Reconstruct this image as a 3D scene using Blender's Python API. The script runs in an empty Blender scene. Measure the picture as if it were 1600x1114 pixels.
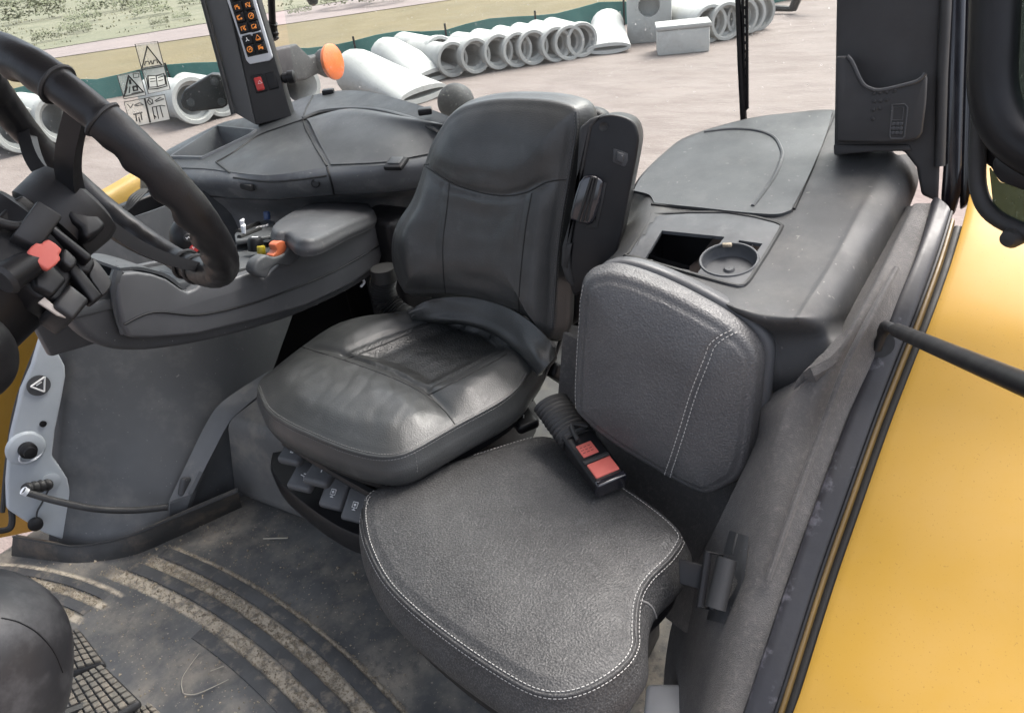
import bpy, bmesh, math, random
from mathutils import Vector as V, Matrix, noise as mnoise
from mathutils.bvhtree import BVHTree
random.seed(7)
sc = bpy.context.scene
COL = sc.collection
rad = math.radians

# ------------------------------------------------------------------ camera
W, H, FPX = 1600.0, 1114.0, 1150.0
CAM = V((0, 0, 1.3))
az, pit, rol = rad(35), rad(31), rad(7.5)
hd = V((math.sin(az), -math.cos(az), 0))
FW = hd*math.cos(pit) - V((0, 0, 1))*math.sin(pit)
r0 = FW.cross(V((0, 0, 1))).normalized()
u0 = r0.cross(FW)
RT = r0*math.cos(rol) - u0*math.sin(rol)
UP = r0*math.sin(rol) + u0*math.cos(rol)
cd = bpy.data.cameras.new('camera')
cam = bpy.data.objects.new('camera', cd)
COL.objects.link(cam)
cd.sensor_width = 36
cd.lens = FPX/W*36
cd.clip_start = .02
cd.clip_end = 3000
m = Matrix((RT, UP, -FW)).transposed().to_4x4()
m.translation = CAM
cam.matrix_world = m
sc.camera = cam

# ------------------------------------------------------------------ light
SUN_EL, SUN_AZ = rad(58), rad(200)          # bright overcast, brightest beyond the rear window
w = bpy.data.worlds.new('World')
sc.world = w
w.use_nodes = True
nt = w.node_tree
sky = nt.nodes.new('ShaderNodeTexSky')
sky.sky_type = 'NISHITA'
sky.sun_disc = False
sky.sun_elevation = SUN_EL
sky.sun_rotation = SUN_AZ
sky.air_density = .8
sky.dust_density = 7.0
sky.ozone_density = 1.0
bg = nt.nodes['Background']
bg.inputs['Strength'].default_value = .15
hsv = nt.nodes.new('ShaderNodeHueSaturation')          # overcast: a white rather than a blue sky
hsv.inputs['Saturation'].default_value = .5
nt.links.new(sky.outputs[0], hsv.inputs['Color'])
nt.links.new(hsv.outputs[0], bg.inputs['Color'])
sl = bpy.data.lights.new('sun', 'SUN')
sl.energy = .6
sl.angle = rad(40)
sl.color = (1, .98, .94)
sun = bpy.data.objects.new('sun', sl)
COL.objects.link(sun)
sd = V((math.sin(SUN_AZ)*math.cos(SUN_EL), math.cos(SUN_AZ)*math.cos(SUN_EL), math.sin(SUN_EL)))
sun.rotation_euler = sd.to_track_quat('Z', 'Y').to_euler()
sun.location = (0, 0, 6)
sc.view_settings.view_transform = 'Standard'
sc.view_settings.look = 'None'
sc.view_settings.gamma = 1
sc.view_settings.exposure = 2.05
sc.cycles.max_bounces = 8
sc.cycles.diffuse_bounces = 5
sc.cycles.transparent_max_bounces = 16

# ------------------------------------------------------------------ helpers
def ray(px, py):
    return FW + RT*((px-W/2)/FPX) - UP*((py-H/2)/FPX)
def P(px, py, x=None, y=None, z=None, pt=None, n=None):
    """point of the place seen at a photo position, on a known plane of the cab"""
    d = ray(px, py)
    if x is not None: t = (x-CAM.x)/d.x
    elif y is not None: t = (y-CAM.y)/d.y
    elif z is not None: t = (z-CAM.z)/d.z
    else: t = (V(pt)-CAM).dot(V(n))/d.dot(V(n))
    return CAM + d*t
def PL(pts, **k):
    return [P(a[0], a[1], **k) for a in pts]
def PZ(pts):
    return [P(a, b, z=c) for a, b, c in pts]
def PX(pts):
    return [P(a, b, x=c) for a, b, c in pts]
def PY(pts):
    return [P(a, b, y=c) for a, b, c in pts]

def crom(pts, n, closed=False):
    pts = [V(p) for p in pts]
    L = len(pts); out = []
    segs = L if closed else L-1
    for i in range(segs):
        if closed: a, b, c, d = pts[i-1], pts[i], pts[(i+1) % L], pts[(i+2) % L]
        else: a, b, c, d = pts[max(i-1, 0)], pts[i], pts[i+1], pts[min(i+2, L-1)]
        for j in range(n):
            t = j/n
            out.append(.5*((2*b)+(c-a)*t+(2*a-5*b+4*c-d)*t*t+(3*b-a-3*c+d)*t**3))
    if not closed: out.append(pts[-1])
    return out
def resample(pts, n, closed=False):
    pts = [V(p) for p in pts]
    q = pts+[pts[0]] if closed else pts
    L = [0]
    for i in range(1, len(q)): L.append(L[-1]+(q[i]-q[i-1]).length)
    out = []; k = 0
    m_ = n if closed else n-1
    for i in range(n):
        s = L[-1]*i/m_
        while k < len(L)-2 and L[k+1] < s: k += 1
        t = (s-L[k])/max(L[k+1]-L[k], 1e-9)
        out.append(q[k].lerp(q[k+1], min(max(t, 0), 1)))
    return out

def T(name, label, cat, loc=(0, 0, 0), group=None):
    o = bpy.data.objects.new(name, None)
    o.empty_display_size = .05
    COL.objects.link(o)
    o.location = loc
    o['label'] = label; o['category'] = cat
    if group: o['group'] = group
    return o
def tag(o, label=None, cat=None, group=None, kind=None):
    if label: o['label'] = label
    if cat: o['category'] = cat
    if group: o['group'] = group
    if kind: o['kind'] = kind
    return o
def wloc(o):
    p = V((0, 0, 0))
    while o: p += V(o.location); o = o.parent
    return p
def B(name, bm, mat, parent=None, sharp=40, loc=None, kind=None, recalc=True):
    """link one bmesh (authored in world space) as ONE object under its thing"""
    if recalc: bmesh.ops.recalc_face_normals(bm, faces=bm.faces)
    me = bpy.data.meshes.new(name)
    base = wloc(parent) if parent else V(loc or (0, 0, 0))
    bmesh.ops.translate(bm, verts=bm.verts, vec=-base)
    bm.to_mesh(me); bm.free()
    me.shade_smooth()
    if sharp: me.set_sharp_from_angle(angle=rad(sharp))
    for mm in (mat if isinstance(mat, (list, tuple)) else [mat]): me.materials.append(mm)
    o = bpy.data.objects.new(name, me)
    COL.objects.link(o)
    if parent: o.parent = parent
    else: o.location = base
    if kind: o['kind'] = kind
    return o

def bevel_sharp(bm, w_, seg=2, ang=30):
    es = [e for e in bm.edges if len(e.link_faces) == 2 and e.calc_face_angle(0) > rad(ang)]
    if es and w_: bmesh.ops.bevel(bm, geom=es, offset=w_, segments=seg, profile=.5, affect='EDGES', clamp_overlap=True)
def prism(pts, ext, bev=.003, seg=2, bm=None, ang=30):
    b = bmesh.new()
    vs = [b.verts.new(p) for p in pts]
    f = b.faces.new(vs)
    r = bmesh.ops.extrude_face_region(b, geom=[f])
    ex = V(ext)
    for v in r['geom']:
        if isinstance(v, bmesh.types.BMVert): v.co += ex
    bmesh.ops.recalc_face_normals(b, faces=b.faces)
    bevel_sharp(b, bev, seg, ang)
    if bm is None: return b
    merge(bm, b); return bm
def merge(bm, b):
    me = bpy.data.meshes.new('tmp'); b.to_mesh(me); b.free(); bm.from_mesh(me); bpy.data.meshes.remove(me)
def box(c, ax, dims, bev=.002, seg=2, bm=None):
    """oriented box: centre, three axes, full sizes"""
    a, b_, n_ = [V(k).normalized()*d*.5 for k, d in zip(ax, dims)]
    c = V(c)
    pts = [c-a-b_-n_, c+a-b_-n_, c+a+b_-n_, c-a+b_-n_]
    return prism(pts, n_*2, bev, seg, bm)
AX = ((1, 0, 0), (0, 1, 0), (0, 0, 1))
def frame(d):
    d = V(d).normalized()
    a = d.cross(V((0, 0, 1)))
    if a.length < .05: a = d.cross(V((1, 0, 0)))
    a.normalize()
    return d, a, d.cross(a).normalized()
def tube(path, r, seg=12, bm=None, closed=False, cap=True, sq=None):
    """swept tube; r number, list or function of 0..1; sq=(axis, factor) flattens"""
    b = bm or bmesh.new()
    path = [V(p) for p in path]; n = len(path); rings = []
    d0, a, c = frame(path[1]-path[0])
    for i, p in enumerate(path):
        if closed: d = (path[(i+1) % n]-path[i-1])
        else: d = path[min(i+1, n-1)]-path[max(i-1, 0)]
        if d.length < 1e-9: d = d0
        d = d.normalized()
        a = (a-d*a.dot(d)).normalized(); c = d.cross(a)
        rr = r(i/(n-1)) if callable(r) else (r[i] if isinstance(r, (list, tuple)) else r)
        ring = []
        for k in range(seg):
            t = 2*math.pi*k/seg
            o = (a*math.cos(t)+c*math.sin(t))*rr
            if sq: o = o-V(sq[0])*o.dot(V(sq[0]))*(1-sq[1])
            ring.append(b.verts.new(p+o))
        rings.append(ring)
    for i in range(n if closed else n-1):
        A, Bq = rings[i], rings[(i+1) % n]
        for k in range(seg):
            b.faces.new((A[k], A[(k+1) % seg], Bq[(k+1) % seg], Bq[k]))
    if cap and not closed:
        b.faces.new(rings[0][::-1]); b.faces.new(rings[-1])
    return b
def lathe(o, axis, prof, seg=32, bm=None, cap=True, scale2=None):
    """revolve prof [(radius, height)] round axis at o"""
    b = bm or bmesh.new()
    d, a, c = frame(axis); rings = []
    for r_, h_ in prof:
        rings.append([b.verts.new(V(o)+d*h_+(a*math.cos(2*math.pi*k/seg)+c*math.sin(2*math.pi*k/seg))*max(r_, 1e-4)) for k in range(seg)])
    for i in range(len(rings)-1):
        for k in range(seg):
            b.faces.new((rings[i][k], rings[i][(k+1) % seg], rings[i+1][(k+1) % seg], rings[i+1][k]))
    if cap:
        b.faces.new(rings[0][::-1]); b.faces.new(rings[-1])
    return b
def patch(rows, nu=6, nv=6, thick=.012, away=None, bm=None, lin=False):
    """smooth sheet through a net of points, given a thickness; away = direction of the hidden side"""
    b = bmesh.new()
    if lin:
        R2 = [[p.copy() for p in r] for r in rows]
    else:
        R1 = [crom(r, nu) for r in rows]
        cols = [crom([R1[i][j] for i in range(len(R1))], nv) for j in range(len(R1[0]))]
        R2 = [[cols[j][i] for j in range(len(cols))] for i in range(len(cols[0]))]
    vs = [[b.verts.new(p) for p in r] for r in R2]
    for i in range(len(vs)-1):
        for j in range(len(vs[0])-1):
            b.faces.new((vs[i][j], vs[i][j+1], vs[i+1][j+1], vs[i+1][j]))
    bmesh.ops.recalc_face_normals(b, faces=b.faces)
    b.normal_update()
    nn = V((0, 0, 0))
    for f in b.faces: nn += f.normal*f.calc_area()
    aw = V(away) if away is not None else (sum((v.co for v in b.verts), V())/len(b.verts)-CAM)
    if nn.dot(aw) > 0:
        bmesh.ops.reverse_faces(b, faces=b.faces); b.normal_update()
    if thick:
        low = {}
        for v in list(b.verts): low[v] = b.verts.new(v.co-v.normal*thick)
        for f in list(b.faces): b.faces.new([low[v] for v in f.verts][::-1])
        nr, nc = len(vs), len(vs[0])
        edge = [vs[0][j] for j in range(nc)]+[vs[i][nc-1] for i in range(1, nr)]+[vs[nr-1][j] for j in range(nc-2, -1, -1)]+[vs[i][0] for i in range(nr-2, 0, -1)]
        for i in range(len(edge)):
            p_, q_ = edge[i], edge[(i+1) % len(edge)]
            b.faces.new((p_, q_, low[q_], low[p_]))
    bmesh.ops.recalc_face_normals(b, faces=b.faces)
    if bm is None: return b
    merge(bm, b); return bm
def seg_dist(p, poly):
    best = 9
    for i in range(len(poly)-1):
        a, b_ = poly[i], poly[i+1]; ab = b_-a
        t = max(0, min(1, (p-a).dot(ab)/max(ab.length_squared, 1e-12)))
        best = min(best, (p-(a+ab*t)).length)
    return best
def inside(p, poly):
    c = False; j = len(poly)-1
    for i in range(len(poly)):
        a, b_ = poly[i], poly[j]
        if (a.y > p.y) != (b_.y > p.y) and p.x < (b_.x-a.x)*(p.y-a.y)/(b_.y-a.y)+a.x: c = not c
        j = i
    return c
def pillow(outline, o, u, v, depth, er=.015, hf=None, N=220, rings=26, bulge=.012, tuck=.02, panel=None, soft=0):
    """upholstered cushion: closed outline (3D, on plane o,u,v), skirt of given depth behind it"""
    o, u, v = V(o), V(u).normalized(), V(v).normalized()
    n = u.cross(v)
    l2 = [V(((p-o).dot(u), (p-o).dot(v))) for p in outline]
    l2 = [q.to_2d() for q in resample(crom([q.to_3d() for q in l2], 6, True), N, True)]
    area = sum(l2[i-1].x*l2[i].y-l2[i].x*l2[i-1].y for i in range(N))
    if area < 0: l2.reverse()
    cen = sum(l2, V((0, 0)))/N
    nor = []
    for i in range(N):
        t = l2[(i+2) % N]-l2[i-2]
        nor.append(V((t.y, -t.x)).normalized())
    b = bmesh.new(); R = []
    def add(pts, hs):
        R.append([b.verts.new(o+u*p.x+v*p.y+n*h) for p, h in zip(pts, hs)])
    add([p-q*tuck for p, q in zip(l2, nor)], [-depth]*N)
    add([p-q*tuck*.25 for p, q in zip(l2, nor)], [-depth*.97]*N)
    for k in range(1, 5):
        t = k/5
        add([p+q*bulge*math.sin(math.pi*t) for p, q in zip(l2, nor)], [-depth*.95*(1-t)-er*t]*N)
    for k in range(0, 6):
        a = k/5*math.pi/2
        add([p-q*er*(1-math.cos(a)) for p, q in zip(l2, nor)], [-er+er*math.sin(a)]*N)
    base = [p-q*er for p, q in zip(l2, nor)]
    for k in range(1, rings):
        s = k/rings
        pts = [p.lerp(cen, s) for p in base]
        add(pts, [hf(p, s) if hf else 0 for p in pts])
    cv = b.verts.new(o+u*cen.x+v*cen.y+n*(hf(cen, 1) if hf else 0))
    for i in range(len(R)-1):
        for k in range(N):
            f = b.faces.new((R[i][k], R[i][(k+1) % N], R[i+1][(k+1) % N], R[i+1][k]))
            if panel and i > 11:
                c2 = f.calc_center_median()-o
                if inside(V((c2.dot(u), c2.dot(v))), panel): f.material_index = 1
    for k in range(N): b.faces.new((R[-1][k], R[-1][(k+1) % N], cv))
    b.faces.new(R[0][::-1])
    for _ in range(soft): bmesh.ops.smooth_vert(b, verts=[v_ for r_ in R[11:] for v_ in r_]+[cv], factor=.5, use_axis_x=True, use_axis_y=True, use_axis_z=True)
    return b, l2, n
def bvh(o):
    me = o.data; base = wloc(o)
    return BVHTree.FromPolygons([v.co+base for v in me.vertices], [p.vertices for p in me.polygons])
def hits(t, pts, lift=.0012):
    """photo positions carried onto a surface; just past its edge, the nearest point of it"""
    out = []; D = None
    for a in pts:
        d = ray(a[0], a[1]).normalized()
        h, nn, i, dd = t.ray_cast(CAM, d)
        if h: D = dd
        else:
            p = CAM+d*(D or 1.2)
            for _ in range(6):
                h, nn, i, dd = t.find_nearest(p)
                p = CAM+d*(h-CAM).dot(d)
            if (h-p).length > .03: continue
            D = (h-CAM).dot(d)
        if nn is None: continue
        if nn.dot(d) > 0: nn = -nn
        out.append(h+nn*lift)
    return out
def dashes(path, ln=.0055, gap=.003, r=.0008, bm=None):
    b = bm or bmesh.new()
    L = sum((path[i+1]-path[i]).length for i in range(len(path)-1))
    n = max(4, int(L/(ln+gap)*2))
    q = resample(path, n)
    for i in range(0, n-1, 2):
        d = q[i+1]-q[i]
        if d.length > 1e-6: tube([q[i]-d*.1, q[i+1]+d*.1], r, 5, b)
    return b
def cutter(o, bms):
    """cut real openings into a closed mesh"""
    for bmx in bms:
        bmesh.ops.recalc_face_normals(bmx, faces=bmx.faces)
        me = bpy.data.meshes.new('cut'); bmx.to_mesh(me); bmx.free()
        c = bpy.data.objects.new('cut', me); COL.objects.link(c)
        md = o.modifiers.new('b', 'BOOLEAN'); md.operation = 'DIFFERENCE'; md.object = c; md.solver = 'EXACT'
        keep = o.parent; lo = o.location.copy()
        c.location = -wloc(keep) if False else (0, 0, 0)
        bpy.context.view_layer.update()
        dg = bpy.context.evaluated_depsgraph_get()
        me2 = bpy.data.meshes.new_from_object(o.evaluated_get(dg))
        o.modifiers.clear(); o.data = me2
        bpy.data.objects.remove(c)
        me2.set_sharp_from_angle(angle=rad(40))

def open_under(o, poly, k=.95, zmin=.6):
    """open a sheet below an inset tray (its rim covers the edge)"""
    c = sum(poly, V())/len(poly); pl_ = [V((c.x+(p.x-c.x)*k, c.y+(p.y-c.y)*k)) for p in poly]
    base = wloc(o); b = bmesh.new(); b.from_mesh(o.data)
    kill = []
    for f in b.faces:
        q = f.calc_center_median()+base
        if q.z > zmin and inside(V((q.x, q.y)), pl_): kill.append(f)
    bmesh.ops.delete(b, geom=kill, context='FACES')
    b.to_mesh(o.data); b.free()

# ------------------------------------------------------------------ materials
def mat(name, col, rough=.6, col2=None, sc1=6, lo=.35, hi=.7, bump=0, bs=300, bdist=.001, metal=0, spec=.5,
        dust=None, dsc=25, dlo=.55, dhi=.75, damt=.5, coat=0, spk=None, ssc=120, slo=.68, samt=.4, rvar=.1, vor=False, sheen=0):
    """procedural paint / plastic / leather: two tones, patchy dust, fine specks, grain relief"""
    mt = bpy.data.materials.new(name); mt.use_nodes = True
    N_ = mt.node_tree.nodes; L = mt.node_tree.links
    bs_ = N_['Principled BSDF']
    tc = N_.new('ShaderNodeTexCoord')
    def nz(scale, det=4, rg=.6):
        n = N_.new('ShaderNodeTexNoise'); n.inputs['Scale'].default_value = scale; n.inputs['Detail'].default_value = det; n.inputs['Roughness'].default_value = rg
        L.new(tc.outputs['Object'], n.inputs['Vector']); return n
    def rng(n, a, b_, to=(0, 1)):
        r = N_.new('ShaderNodeMapRange'); r.inputs['From Min'].default_value = a; r.inputs['From Max'].default_value = b_
        r.inputs['To Min'].default_value = to[0]; r.inputs['To Max'].default_value = to[1]
        L.new(n.outputs['Fac'] if 'Fac' in n.outputs else n.outputs[0], r.inputs['Value']); return r
    def mix(fac, a, b_):
        x = N_.new('ShaderNodeMix'); x.data_type = 'RGBA'
        L.new(fac.outputs[0], x.inputs['Factor'])
        for s, k in ((a, 6), (b_, 7)):
            if isinstance(s, tuple): x.inputs[k].default_value = (*s, 1)
            else: L.new(s.outputs[2], x.inputs[k])
        return x
    c2 = col2 or tuple(k*.7 for k in col)
    n1 = nz(sc1); cur = mix(rng(n1, lo, hi), col, c2)
    if dust: cur = mix(rng(nz(dsc, 6, .7), dlo, dhi, (0, damt)), cur, dust)
    if spk: cur = mix(rng(nz(ssc*1.7, 2, .5), slo, slo+.05, (0, samt)), cur, spk)
    L.new(cur.outputs[2], bs_.inputs['Base Color'])
    rr = rng(nz(sc1*2.3), .3, .7, (max(rough-rvar, .05), min(rough+rvar, 1)))
    L.new(rr.outputs[0], bs_.inputs['Roughness'])
    bs_.inputs['Metallic'].default_value = metal
    bs_.inputs['Specular IOR Level'].default_value = spec
    if coat:
        bs_.inputs['Coat Weight'].default_value = coat; bs_.inputs['Coat Roughness'].default_value = .12
    if sheen: bs_.inputs['Sheen Weight'].default_value = sheen
    if bump:
        bp = N_.new('ShaderNodeBump'); bp.inputs['Strength'].default_value = bump; bp.inputs['Distance'].default_value = bdist
        if vor:
            vo = N_.new('ShaderNodeTexVoronoi'); vo.inputs['Scale'].default_value = bs; vo.feature = 'SMOOTH_F1'
            L.new(tc.outputs['Object'], vo.inputs['Vector']); L.new(vo.outputs['Distance'], bp.inputs['Height'])
        else: L.new(nz(bs, 3, .6).outputs['Fac'], bp.inputs['Height'])
        L.new(bp.outputs[0], bs_.inputs['Normal'])
    mt.diffuse_color = (*col, 1)
    return mt
def glass(name, dirt=.06, tint=(.93, .96, .95)):
    mt = bpy.data.materials.new(name); mt.use_nodes = True
    N_ = mt.node_tree.nodes; L = mt.node_tree.links
    N_.remove(N_['Principled BSDF']); out = N_['Material Output']
    tr = N_.new('ShaderNodeBsdfTransparent'); tr.inputs[0].default_value = (*tint, 1)
    gl = N_.new('ShaderNodeBsdfGlossy'); gl.inputs['Roughness'].default_value = .03
    lw = N_.new('ShaderNodeLayerWeight'); lw.inputs['Blend'].default_value = .12
    m1 = N_.new('ShaderNodeMixShader'); L.new(lw.outputs['Fresnel'], m1.inputs[0]); L.new(tr.outputs[0], m1.inputs[1]); L.new(gl.outputs[0], m1.inputs[2])
    df = N_.new('ShaderNodeBsdfDiffuse'); df.inputs[0].default_value = (.85, .83, .8, 1)
    ts = N_.new('ShaderNodeBsdfTranslucent'); ts.inputs[0].default_value = (.9, .88, .85, 1)
    ad = N_.new('ShaderNodeMixShader'); ad.inputs[0].default_value = .6
    L.new(df.outputs[0], ad.inputs[1]); L.new(ts.outputs[0], ad.inputs[2])
    tc = N_.new('ShaderNodeTexCoord')
    def nz(scale, det, a, b_, c_, d_):
        n = N_.new('ShaderNodeTexNoise'); n.inputs['Scale'].default_value = scale; n.inputs['Detail'].default_value = det
        L.new(tc.outputs['Object'], n.inputs['Vector'])
        r = N_.new('ShaderNodeMapRange'); L.new(n.outputs['Fac'], r.inputs['Value'])
        for k, v_ in zip(('From Min', 'From Max', 'To Min', 'To Max'), (a, b_, c_, d_)): r.inputs[k].default_value = v_
        return r
    big = nz(4, 6, .3, .75, dirt*.4, dirt*1.8)
    sp = nz(150, 2, .7, .76, 0, .35)
    sm = N_.new('ShaderNodeMath'); sm.operation = 'ADD'; sm.use_clamp = True
    L.new(big.outputs[0], sm.inputs[0]); L.new(sp.outputs[0], sm.inputs[1])
    m2 = N_.new('ShaderNodeMixShader'); L.new(sm.outputs[0], m2.inputs[0]); L.new(m1.outputs[0], m2.inputs[1]); L.new(ad.outputs[0], m2.inputs[2])
    L.new(m2.outputs[0], out.inputs['Surface'])
    return mt
def emit(name, col, s):
    mt = mat(name, col, .4)
    b_ = mt.node_tree.nodes['Principled BSDF']
    b_.inputs['Emission Color'].default_value = (*col, 1); b_.inputs['Emission Strength'].default_value = s
    return mt
DUSTC = (.34, .31, .27)
M = dict(
    leather=mat('driver_leather', (0.0286, 0.0301, 0.0301), .40, (0.0469, 0.0485, 0.0485), 9, bump=.3, bs=420, bdist=.0012, vor=True, dust=(0.2, 0.2, 0.193), dsc=14, dlo=.6, dhi=.85, damt=.25, rvar=.07),
    perf=mat('perforated_leather', (0.0168, 0.018, 0.018), .42, (0.0264, 0.0276, 0.0276), 9, bump=.6, bs=260, bdist=.0015, vor=True),
    worn=mat('worn_leather', (0.0201, 0.0201, 0.0206), .58, (0.0307, 0.0307, 0.0312), 12, bump=.6, bs=330, bdist=.0016, vor=True, dust=(0.134, 0.131, 0.128), dsc=420, dlo=.48, dhi=.72, damt=.8, spk=(0.0728, 0.0728, 0.0728), ssc=16, slo=.70),
    worn2=mat('passenger_back_leather', (0.0468, 0.0468, 0.0495), .48, (0.0688, 0.0688, 0.0702), 8, bump=.6, bs=330, bdist=.0016, vor=True, dust=(0.234, 0.227, 0.22), dsc=450, dlo=.5, dhi=.75, damt=.4),
    thread=mat('pale_thread', (.42, .41, .39), .8),
    plast=mat('dark_plastic', (0.0432, 0.0446, 0.0475), .55, (0.0605, 0.0619, 0.0648), 5, spec=.35, bump=.25, bs=900, bdist=.0006, dust=DUSTC, dsc=18, dlo=.58, dhi=.9, damt=.22, spk=(0.36, 0.36, 0.346), ssc=90, slo=.70),
    arm=mat('armrest_plastic', (0.0575, 0.0592, 0.0625), .5, (0.0744, 0.0761, 0.0811), 6, bump=.25, bs=900, bdist=.0006, dust=(0.338, 0.338, 0.338), dsc=22, dlo=.6, dhi=.9, damt=.2),
    console=mat('grey_console_plastic', (0.0473, 0.0509, 0.0535), .48, (0.0644, 0.0679, 0.0711), 5, spec=.32, bump=.35, bs=800, bdist=.0008, dust=(0.154, 0.154, 0.15), dsc=9, dlo=.5, dhi=.85, damt=.4, spk=(0.206, 0.201, 0.185), ssc=70, slo=.70),
    consoled=mat('dusty_console_plastic', (0.0401, 0.0412, 0.0428), .55, (0.0589, 0.0589, 0.0598), 5, spec=.32, bump=.4, bs=800, bdist=.0008, dust=(0.139, 0.131, 0.117), dsc=7, dlo=.45, dhi=.8, damt=.5, spk=(0.224, 0.213, 0.193), ssc=60, slo=.69),
    black=mat('black_plastic', (.006, .006, .007), .42, (.010, .010, .011), 7, bump=.15, bs=700, bdist=.0006, dust=(.10, .10, .095), dsc=30, dlo=.6, dhi=.9, damt=.1, spec=.28),
    blackg=mat('gloss_black_paint', (.008, .008, .012), .2, (.012, .012, .016), 6, coat=.6, dust=(.2, .2, .19), dsc=14, dlo=.6, dhi=.85, damt=.15),
    wheel=mat('wheel_leather_cover', (.007, .007, .008), .42, (.011, .011, .012), 9, bump=.15, bs=500, bdist=.0008, vor=True, spec=.35),
    liner=mat('fender_liner_plastic', (0.0507, 0.0532, 0.0567), .5, (0.0676, 0.0701, 0.0736), 4, bump=.3, bs=800, bdist=.0007, dust=(0.241, 0.229, 0.212), dsc=8, dlo=.5, dhi=.85, damt=.3, spk=(0.302, 0.29, 0.265), ssc=80, slo=.71),
    pillar=mat('pillar_trim_plastic', (.017, .017, .018), .6, (.021, .021, .022), 6, bump=.4, bs=900, bdist=.0007),
    carpet=mat('dusty_side_trim', (0.0502, 0.0475, 0.0466), .75, (0.0763, 0.0718, 0.069), 7, bump=.8, bs=500, bdist=.002, dust=(0.197, 0.179, 0.161), dsc=120, dlo=.5, dhi=.8, damt=.45, spk=(0.269, 0.251, 0.233), ssc=190, slo=.70, sheen=.1),
    rubber=mat('rubber_trim', (.012, .012, .013), .6, (.022, .022, .022), 10, bump=.3, bs=300),
    yellow=mat('yellow_paint', (0.31, 0.179, 0.0241), .45, (0.335, 0.196, 0.031), 3, coat=.08, spec=.25, dust=(0.344, 0.211, 0.0602), dsc=5, dlo=.35, dhi=.75, damt=.6, spk=(0.146, 0.086, 0.0172), ssc=190, slo=.67, samt=.5, rvar=.06),
    steel=mat('grey_painted_panel', (.33, .36, .39), .45, (.40, .43, .46), 6, bump=.15, bs=600, dust=(.45, .44, .42), dsc=20, damt=.3, spk=(.15, .15, .15), ssc=60, slo=.76),
    sill=mat('worn_sill_metal', (.012, .012, .014), .4, (.022, .022, .026), 9, spec=.35, dust=(.085, .082, .095), dsc=7, dlo=.52, dhi=.58, damt=.8, bump=.2, bs=200),
    alu=mat('step_metal', (.34, .35, .37), .38, (.42, .43, .45), 6, metal=.4, dust=DUSTC, dsc=20, damt=.3),
    silver=mat('silver_plastic', (.55, .57, .6), .35, (.6, .62, .65), 8),
    red=mat('red_plastic', (0.434, 0.0245, 0.021), .4, (0.49, 0.042, 0.035), 20),
    redpale=mat('pale_red_plastic', (.48, .095, .075), .6, (.54, .13, .10), 25),
    orange=mat('orange_plastic', (0.45, 0.096, 0.036), .45, (0.48, 0.132, 0.054), 25),
    yellowb=mat('yellow_button', (0.413, 0.33, 0.0275), .4), blue=mat('blue_button', (0.033, 0.066, 0.165), .4),
    amber=mat('amber_lens', (.55, .10, .008), .35, (.62, .13, .012), 20, coat=.2),
    white=mat('white_print', (.75, .75, .74), .5), ink=mat('black_print', (.01, .01, .01), .6),
    oprint=emit('lit_orange_icon', (.6, .2, .03), .12), wprint=mat('white_icon', (.8, .8, .8), .5),
    concrete=mat('pale_concrete', (0.336, 0.336, 0.322), .85, (0.411, 0.411, 0.396), 1.5, bump=.4, bs=40, bdist=.01, dust=(0.224, 0.215, 0.197), dsc=3, dlo=.48, dhi=.7, damt=.55, spk=(0.14, 0.14, 0.13), ssc=9, slo=.68),
    console_lightened=mat('lightened_console_plastic', (0.0899, 0.0957, 0.102), .5, (0.119, 0.125, 0.131), 6, bump=.3, bs=800, bdist=.0007, dust=(0.377, 0.362, 0.348), dsc=12, dlo=.52, dhi=.8, damt=.4, spk=(0.464, 0.45, 0.435), ssc=70, slo=.70),  # console plastic again, colour lightened to offset the backlit front wall
    trayp=mat('tray_plastic', (0.0385, 0.0406, 0.0448), .6, (0.0595, 0.063, 0.0686), 8, dust=(0.175, 0.175, 0.175), dsc=20, dlo=.5, dhi=.8, damt=.35),
    flange=mat('dirty_yellow_flange', (0.11, 0.066, 0.0138), .5, (0.077, 0.0495, 0.0165), 12),
    black2=mat('satin_black_plastic', (.009, .009, .010), .5, (.018, .018, .019), 9, bump=.2, bs=700, bdist=.0005),
    trim=mat('worn_trim_strip', (0.0975, 0.101, 0.106), .5, (0.075, 0.078, 0.0825), 7, bump=.3, bs=500, dust=DUSTC, dsc=14, dlo=.55, dhi=.8, damt=.35),
    dust=mat('loose_dirt', (.40, .34, .25), .95, (.14, .115, .085), 60, bump=1, bs=200, bdist=.003),
    straw=mat('dry_straw', (.40, .37, .30), .8),
    head=mat('headliner', (.5, .5, .49), .9),
    glass=glass('window_glass', .013), glass2=glass('side_window_glass', .018), dglass=glass('door_glass', .02, (.16, .20, .19)),
    film=glass('decal_film', .32, (.98, .97, .93)),
)

# ------------------------------------------------------------------ the yard outside
GZ = -1.5
def ground_mat():
    mt = mat('packed_dirt', (0.13, 0.104, 0.0939), .95, (0.155, 0.126, 0.115), .35, bump=.5, bs=9, bdist=.03, dust=(0.0967, 0.0724, 0.065), dsc=1.1, dlo=.45, dhi=.65, damt=.7, spk=(0.0929, 0.0743, 0.0707), ssc=14, slo=.74)
    return mt
M['dirt'] = ground_mat()
def stretch(mt, ang, fac):
    """draw the noise out along one ground direction (wheel-packed streaks)"""
    N_ = mt.node_tree.nodes; L = mt.node_tree.links
    tc = [n for n in N_ if n.type == 'TEX_COORD'][0]
    mp = N_.new('ShaderNodeMapping'); mp.inputs['Rotation'].default_value = (0, 0, ang); mp.inputs['Scale'].default_value = (1, fac, 1)
    for n in [n for n in N_ if n.type == 'TEX_NOISE']:
        for l in list(n.inputs['Vector'].links): L.remove(l)
        L.new(mp.outputs[0], n.inputs['Vector'])
    L.new(tc.outputs['Object'], mp.inputs['Vector'])
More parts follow.
